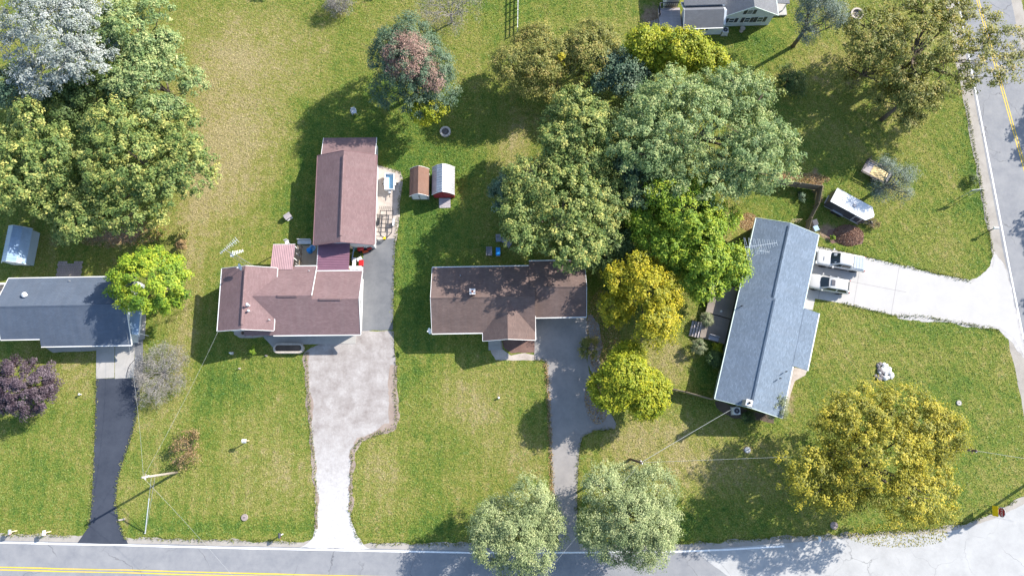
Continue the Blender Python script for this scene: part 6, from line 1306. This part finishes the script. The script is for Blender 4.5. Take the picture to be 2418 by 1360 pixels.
tree('yellow_tip_maple', 'yellow tipped maple crown between the olive trees and the huge pale maple', 1375, 315, 116, 108, 7.8, 3.4, 'leaf_maple', 28, ncl=150, nlf=130, leaf=.26, lob=.35, clr=1.0)
tree('understory_tree', 'blue green small tree at the lawn edge below the yellow tipped maples', 1200, 455, 52, 55, 4.2, 2.4, 'leaf_cedar', 29, ncl=60, nlf=100, leaf=.24)
tree('norway_maple', 'bright green maple wedged between the huge pale maple and the golden tree', 1608, 505, 126, 100, 6.4, 3.6, 'leaf_bright', 30, ncl=220, nlf=120, leaf=.26, lob=.28, clr=.9)
tree('norway_maple', 'bright green maple reaching over the deck of the blue roofed house', 1660, 625, 98, 88, 5.4, 3.2, 'leaf_bright', 31, ncl=170, nlf=120, leaf=.26, lob=.28, clr=.85)
tree('golden_tree', 'golden yellow tree beside the grey driveway garage', 1522, 690, 104, 118, 5.2, 3.4, 'leaf_gold', 32, ncl=200, nlf=120, leaf=.24, lob=.32, clr=.85, shell=.4)
tree('lime_maple', 'round lime yellow tree at the mouth of the fence by the grey driveway', 1480, 898, 98, 98, 4.6, 3.2, 'leaf_lime', 33, nb=5, ncl=190, nlf=120, leaf=.24, lob=.2, clr=.75)
tree('filler_tree', 'shaded tree under the huge pale maple near the bright green maple', 1500, 420, 90, 80, 5.0, 3.0, 'leaf_cedar', 34, ncl=90, nlf=100, leaf=.26)
tree('filler_tree', 'shaded tree under the huge pale maple near the board fence', 1765, 380, 80, 80, 5.5, 3.0, 'leaf_maple_pale', 35, ncl=110, nlf=110, leaf=.24)
tree('understory_tree', 'shaded young maple between the yellow tipped maple and the golden tree', 1440, 590, 70, 60, 3.6, 2.2, 'leaf_shrub', 57, ncl=70, nlf=100, leaf=.24)
tree('understory_tree', 'shaded green tree in the middle of the tree belt hollow', 1490, 330, 90, 90, 5.2, 3.0, 'leaf_maple_pale', 58, ncl=110, nlf=110, leaf=.25)
tree('hedge_shrub', 'olive shrub at the garage side edge of the grey driveway', 1392, 822, 26, 30, .9, .9, 'leaf_olive', 36, ncl=40, nlf=80, leaf=.15, r0=.05, clr=.35, cat='shrub', nlimb=6, nsub=10)
# -------- roadside and right hand side
tree('roadside_pine', 'rounded olive green roadside tree beside the mouth of the grey driveway', 1226, 1246, 106, 118, 4.8, 3.4, 'leaf_pine', 37, ncl=240, nlf=150, leaf=.17, lob=.25, clr=.85, aspect=.5, bark_m='bark')
tree('roadside_pine', 'taller lumpy roadside tree beside the service wire pole', 1482, 1222, 128, 138, 5.6, 3.8, 'leaf_pine', 38, ncl=310, nlf=150, leaf=.17, lob=.32, clr=.9, aspect=.5)
tree('yellow_ash', 'very large golden olive tree at the corner by the junction', 2068, 1085, 222, 172, 7.4, 4.2, 'leaf_olive_gold', 39, ncl=380, nlf=130, leaf=.22, r0=.4, lob=.35, clr=1.1, shell=.45, base_off=(-1.2, .3), nlimb=22, nsub=70)
tree('oak_tree', 'large brownish olive oak spreading over the side road', 2195, 105, 225, 160, 8.0, 4.0, 'leaf_olive', 40, ncl=260, nlf=120, leaf=.24, r0=.4, lob=.45, clr=1.1, base_off=(-.8, -.6), nlimb=22, nsub=60, zmin=-.3)
tree('oak_tree', 'shaded lower oak crown reaching over the corner lawn', 2140, 235, 90, 70, 5.5, 2.4, 'leaf_olive', 41, ncl=80, nlf=110, leaf=.24, lob=.4)
tree('oak_tree', 'thin lower oak limb with dry leaves above the bare soil patches', 2050, 165, 90, 70, 4.5, 1.8, 'leaf_olive', 56, ncl=60, nlf=90, leaf=.22, lob=.45)
tree('grey_spruce', 'thin grey spruce beside the pale blue house', 1928, 35, 68, 75, 7.0, 4.5, 'leaf_spruce', 42, ncl=110, nlf=110, leaf=.2, aspect=.3, lob=.3, clr=.7, shell=.3)
tree('rough_shrub', 'rough grey green shrub beyond the huge pale maple', 1868, 188, 44, 42, 1.6, 1.3, 'leaf_shrub', 43, ncl=50, nlf=90, leaf=.18, cat='shrub', nlimb=8, nsub=12)
tree('small_pine', 'small dark pine beside the landscape trailer', 2108, 428, 60, 58, 3.4, 2.6, 'leaf_spruce', 44, ncl=70, nlf=110, leaf=.17, aspect=.3, lob=.35, clr=.6, shell=.3)
tree('corner_shrub', 'grey flowering shrub at the front corner of the blue roofed house', 1834, 958, 30, 40, 2.2, 1.1, 'leaf_topiary', 45, ncl=40, nlf=80, leaf=.13, cat='shrub', clr=.4, r0=.05, nlimb=8, nsub=12)
for (x, y, s, sd, lb) in ((1668, 755, 15, 46, 'clipped round topiary shrub at the head of the deck steps'), (1651, 818, 17, 47, 'clipped topiary shrub with pinkish blooms at the foot of the deck steps')):
    tree('topiary_shrub', lb, x, y, s, s, .95, .75, 'leaf_topiary', sd, ncl=60, nlf=70, leaf=.1, clr=.22, lob=.06, shell=.8, r0=.06, cat='shrub', h0=.4, nlimb=6, nsub=6)
tree('deck_shrub', 'dark green shrub in the shade against the blue roofed house below the deck', 1690, 848, 24, 26, .9, .7, 'leaf_shrub', 48, ncl=50, nlf=80, leaf=.16, cat='shrub', clr=.35, r0=.05, nlimb=6, nsub=8)
tree('deck_shrub', 'yellow green leafy plant beside the lilac bench on the garden deck', 1694, 823, 11, 12, .9, .5, 'leaf_lime', 49, ncl=20, nlf=50, leaf=.16, cat='shrub', clr=.25, r0=.04, nlimb=5, nsub=5)
tree('corner_shrub', 'low dark shrub beneath the gable end of the blue roofed house', 1768, 984, 20, 14, .5, .4, 'leaf_shrub', 50, ncl=26, nlf=60, leaf=.14, cat='shrub', clr=.28, r0=.04, nlimb=5, nsub=5)
tree('bed_plant', 'blue green spiky plant inside the board fence corner', 1894, 465, 11, 14, .4, .35, 'leaf_cedar', 51, ncl=16, nlf=60, leaf=.2, cat='plant', aspect=.25, clr=.3, r0=.03, nlimb=4, nsub=4)
tree('bed_plant', 'small bright plant in the mulch bed by the concrete drive', 1966, 560, 6, 7, .3, .25, 'leaf_bright', 52, ncl=10, nlf=40, leaf=.14, cat='plant', clr=.18, r0=.02, nlimb=4, nsub=2)
tree('porch_plant', 'small green conifer sprig on the sunlit lawn before the gabled house', 597, 826, 7, 12, .5, .5, 'leaf_bright', 53, ncl=14, nlf=40, leaf=.12, cat='plant', clr=.18, r0=.03, nlimb=4, nsub=2)
tree('pond_reed', 'tuft of dark reeds on the verge beside the side road', 2298, 425, 14, 16, .5, .4, 'leaf_shrub', 54, ncl=20, nlf=60, leaf=.2, cat='plant', aspect=.25, clr=.3, r0=.02, nlimb=4, nsub=2)
twig_bush('dry_brush', 'pale dry brush beside the nose of the cargo trailer', 2066, 528, 20, 16, .9, 55, 'twig_grey', 14, 3, ('leaf_russet', 300, .12, .1))
# trees just outside the picture whose shade falls into it
OFF = 'trees just outside the picture'
for (x, y, rx, ry, z, rz, mt, sd, lb) in ((2800, 130, 130, 120, 7, 4, 'leaf_maple', 60, 'maple across the side road opposite the oak'), (2815, 390, 120, 110, 7, 4, 'leaf_maple', 61, 'maple across the side road opposite the small pine'), (2770, 620, 95, 90, 5.5, 3.2, 'leaf_maple', 62, 'smaller maple across the side road opposite the concrete drive'), (1010, -230, 110, 70, 6, 3.4, 'leaf_maple', 63, 'maple beyond the mown field at the top'), (800, -220, 100, 70, 6, 3.4, 'leaf_maple', 64, 'second maple beyond the mown field at the top')):
    tree('roadside_maple', lb, x, y, rx, ry, z, rz, mt, sd, ncl=70, nlf=70, leaf=.42, group=OFF)

# -------- loose ground stuff
def blob(cx, cy, rx, ry, hz=0.0):
    c = G(cx, cy); s = scale_at(c)
    def fn(r, n):
        a = r.uniform(0, 2 * math.pi, n); q = np.sqrt(r.uniform(0, 1, n)); x, y = q * np.cos(a), q * np.sin(a)
        return np.stack([c.x + x * rx / s, c.y + y * ry / s, hz * np.maximum(0, 1 - q ** 2) + r.uniform(.01, .05, n)], 1)
    return fn
scatter('wood_chips', 'mound of reddish wood chips in the mulch bed by the concrete drive', 'wood chips', 'chips', 5200, blob(2003, 556, 36, 26, .55), .16, 70, .5, .8)
scatter('fallen_leaves', 'fallen brown leaves along the grey driveway under the golden tree', 'leaves', 'leaf_litter', 2600, blob(1425, 790, 40, 110), .14, 71)
scatter('fallen_leaves', 'fallen leaves along the edge of the grey driveway by the lime yellow tree', 'leaves', 'leaf_litter', 1600, blob(1410, 940, 30, 60), .15, 72)
scatter('fallen_leaves', 'golden leaves fallen on the pale junction under the big yellow tree', 'leaves', 'leaf_olive_gold', 1500, blob(2120, 1262, 120, 28), .15, 73)
scatter('fallen_leaves', 'brown leaf litter under the wood beside the dry lawn', 'leaves', 'leaf_litter', 1600, blob(270, 545, 130, 40), .18, 74)
scatter('fallen_leaves', 'straw and dry leaves along the outside of the board fence', 'leaves', 'leaf_litter', 2200, blob(1885, 424, 75, 16), .2, 75, .3)
scatter('fallen_leaves', 'straw around the stump by the blue roofed house', 'leaves', 'leaf_litter', 1200, blob(1768, 524, 26, 22), .22, 76, .25)
def line_pts(A, w):
    P = [G(*p) for p in A]
    def fn(r, n):
        L = np.array([(b - a).length for a, b in zip(P, P[1:])]); k = r.choice(len(L), n, p=L / L.sum()); f = r.uniform(0, 1, n)
        a = np.array([tuple(p) for p in P]); q = a[k] + (a[k + 1] - a[k]) * f[:, None] + r.normal(size=(n, 3)) * w; q[:, 2] = r.uniform(.01, .05, n); return q
    return fn
scatter('fallen_leaves', 'orange leaves caught along the lawn side edge of the grey driveway', 'leaves', 'leaf_litter', 1500, line_pts([(1289, 856), (1295, 930), (1300, 1060), (1304, 1180)], .14), .14, 77)
# grass tufts standing over every paved edge
EDGES = [[(722, 828), (727, 920), (734, 1010), (742, 1090), (748, 1180), (747, 1240), (738, 1268)], [(858, 1283), (842, 1265), (828, 1215), (829, 1130), (832, 1065), (850, 1040), (895, 1022), (931, 1012), (937, 990), (932, 930), (936, 860), (928, 782), (934, 563)],
         [(227, 893), (224, 1000), (219, 1130), (214, 1215), (205, 1250)], [(330, 900), (322, 992), (308, 1040), (292, 1085), (278, 1135), (274, 1180), (281, 1232), (300, 1275)], [(1262, 850), (1288, 853), (1293, 930), (1300, 1060), (1304, 1180), (1318, 1260)],
         [(1452, 1013), (1405, 1016), (1376, 1030), (1368, 1060), (1364, 1120), (1362, 1200), (1366, 1270)], [(1926, 580), (2000, 597), (2080, 615), (2146, 631), (2240, 652), (2290, 664)], [(1988, 716), (2050, 731), (2122, 747), (2180, 748), (2250, 760), (2360, 780)],
         [(0, 1262), (170, 1264)], [(320, 1269), (420, 1272), (600, 1276), (700, 1279)], [(880, 1282), (1150, 1284), (1300, 1285)], [(1380, 1284), (1580, 1284), (1700, 1277), (1850, 1268), (1990, 1262), (2120, 1254), (2210, 1249), (2300, 1228), (2400, 1182)], [(2280, 237), (2317, 440), (2338, 560), (2343, 610)], [(884, 388), (910, 394), (944, 407), (950, 420), (943, 480), (935, 565)]]
def blades(name, mat, pts, seed, h=.16, w=.05):
    r = np.random.default_rng(seed); n = len(pts); a = r.uniform(0, 2 * math.pi, n); s = np.stack([np.cos(a), np.sin(a), np.zeros(n)], 1) * (w * r.uniform(.5, 1.2, n))[:, None]
    tip = pts + np.stack([r.normal(size=n) * h * .5, r.normal(size=n) * h * .5, h * r.uniform(.5, 1.2, n)], 1)
    v = np.stack([pts - s, pts + s, tip + s * .3, tip - s * .3], 1); o = mesh_obj(name, quads_mesh(name, v, r.uniform(0, 1, (n, 2)), mat)); return stuff(o)
r_ = np.random.default_rng(5); allp = []
for e in EDGES:
    L = sum((G(*b) - G(*a)).length for a, b in zip(e, e[1:])); q = line_pts(e, .12)(r_, int(L * 34)); q[:, 2] = 0.0; allp.append(q)
blades('grass_edging', 'leaf_grass', np.concatenate(allp), 6)
# pale stones: rock pile on the corner lawn
def rock(seed, s, mt, parent, loc):
    r = random.Random(seed); m = B(); n = 7; rings = []
    for z, f in ((-.3, .7), (.05, 1.0), (.35, .85), (.6, .35)): rings.append([(s * f * math.cos(2 * math.pi * j / n) * r.uniform(.8, 1.15), s * f * math.sin(2 * math.pi * j / n) * r.uniform(.8, 1.15), s * z * r.uniform(.85, 1.1)) for j in range(n)])
    o = m.loft(rings).build('rock', mt, parent); o.location = loc; o.rotation_euler = (r.uniform(-.3, .3), r.uniform(-.3, .3), r.uniform(0, 6)); return o
rp = thing('rock_pile', 'pile of white and grey rocks on the corner lawn', 'rocks', G(2086, 879))
r = random.Random(4)
for i in range(46):
    a, q = r.uniform(0, 6.28), math.sqrt(r.uniform(0, 1)); x, y = 1.05 * q * math.cos(a), 1.05 * q * math.sin(a)
    rock(100 + i, r.uniform(.16, .34), 'stone_white' if (x > -.1 or r.random() < .3) else 'stone_dark', rp, (x, y, .03 + .14 * (1 - q * q)))

# -------- lawn grass over all the open ground in view
def inside(poly, x, y):
    c = np.zeros(len(x), bool); n = len(poly); j = n - 1
    for i in range(n):
        xi, yi = poly[i]; xj, yj = poly[j]
        if yi != yj: c ^= ((yi > y) != (yj > y)) & (x < (xj - xi) * (y - yi) / (yj - yi) + xi)
        j = i
    return c
r_ = np.random.default_rng(21); N = 300000
qx, qy = r_.uniform(-66, 68, N), r_.uniform(-15, 55, N)
ok = np.ones(N, bool)
for pl in PAVED:
    if len(pl) > 400: pl = pl[::3]
    bb = (qx > pl[:, 0].min()) & (qx < pl[:, 0].max()) & (qy > pl[:, 1].min()) & (qy < pl[:, 1].max()); ii = np.where(bb)[0]
    if len(ii): ok[ii[inside(pl, qx[ii], qy[ii])]] = False
for F, u0, u1, v0, v1 in ((F1, 0, 15.4, -8.2, 0), (F2, 0, 16.3, -8.2, 3.5), (F3, 0, 7, -.2, 13.4), (F4, 0, 17.6, -8.6, .5), (F5, -.1, 22, -9.4, 3.2), (F6, -8.4, 8.4, -1.3, 10)):
    dx, dy = qx - F.o.x, qy - F.o.y; u, v = dx * F.c + dy * F.s, -dx * F.s + dy * F.c; ok &= ~((u > u0) & (u < u1) & (v > v0) & (v < v1))
qx, qy = qx[ok], qy[ok]
def evalf(k):
    blobs, base = FIELDS[k]; f = np.full(len(qx), base)
    for px, py, rx, ry, am in blobs:
        c = G(px, py); s = scale_at(c); f += am * np.exp(-(((qx - c.x) * s / rx) ** 2 + ((qy - c.y) * s / ry) ** 2))
    return f
dry, lush, worn = evalf(0), evalf(1), evalf(2)
keep = r_.uniform(0, 1, len(qx)) > worn * 1.1; qx, qy, dry, lush = qx[keep], qy[keep], dry[keep], lush[keep]
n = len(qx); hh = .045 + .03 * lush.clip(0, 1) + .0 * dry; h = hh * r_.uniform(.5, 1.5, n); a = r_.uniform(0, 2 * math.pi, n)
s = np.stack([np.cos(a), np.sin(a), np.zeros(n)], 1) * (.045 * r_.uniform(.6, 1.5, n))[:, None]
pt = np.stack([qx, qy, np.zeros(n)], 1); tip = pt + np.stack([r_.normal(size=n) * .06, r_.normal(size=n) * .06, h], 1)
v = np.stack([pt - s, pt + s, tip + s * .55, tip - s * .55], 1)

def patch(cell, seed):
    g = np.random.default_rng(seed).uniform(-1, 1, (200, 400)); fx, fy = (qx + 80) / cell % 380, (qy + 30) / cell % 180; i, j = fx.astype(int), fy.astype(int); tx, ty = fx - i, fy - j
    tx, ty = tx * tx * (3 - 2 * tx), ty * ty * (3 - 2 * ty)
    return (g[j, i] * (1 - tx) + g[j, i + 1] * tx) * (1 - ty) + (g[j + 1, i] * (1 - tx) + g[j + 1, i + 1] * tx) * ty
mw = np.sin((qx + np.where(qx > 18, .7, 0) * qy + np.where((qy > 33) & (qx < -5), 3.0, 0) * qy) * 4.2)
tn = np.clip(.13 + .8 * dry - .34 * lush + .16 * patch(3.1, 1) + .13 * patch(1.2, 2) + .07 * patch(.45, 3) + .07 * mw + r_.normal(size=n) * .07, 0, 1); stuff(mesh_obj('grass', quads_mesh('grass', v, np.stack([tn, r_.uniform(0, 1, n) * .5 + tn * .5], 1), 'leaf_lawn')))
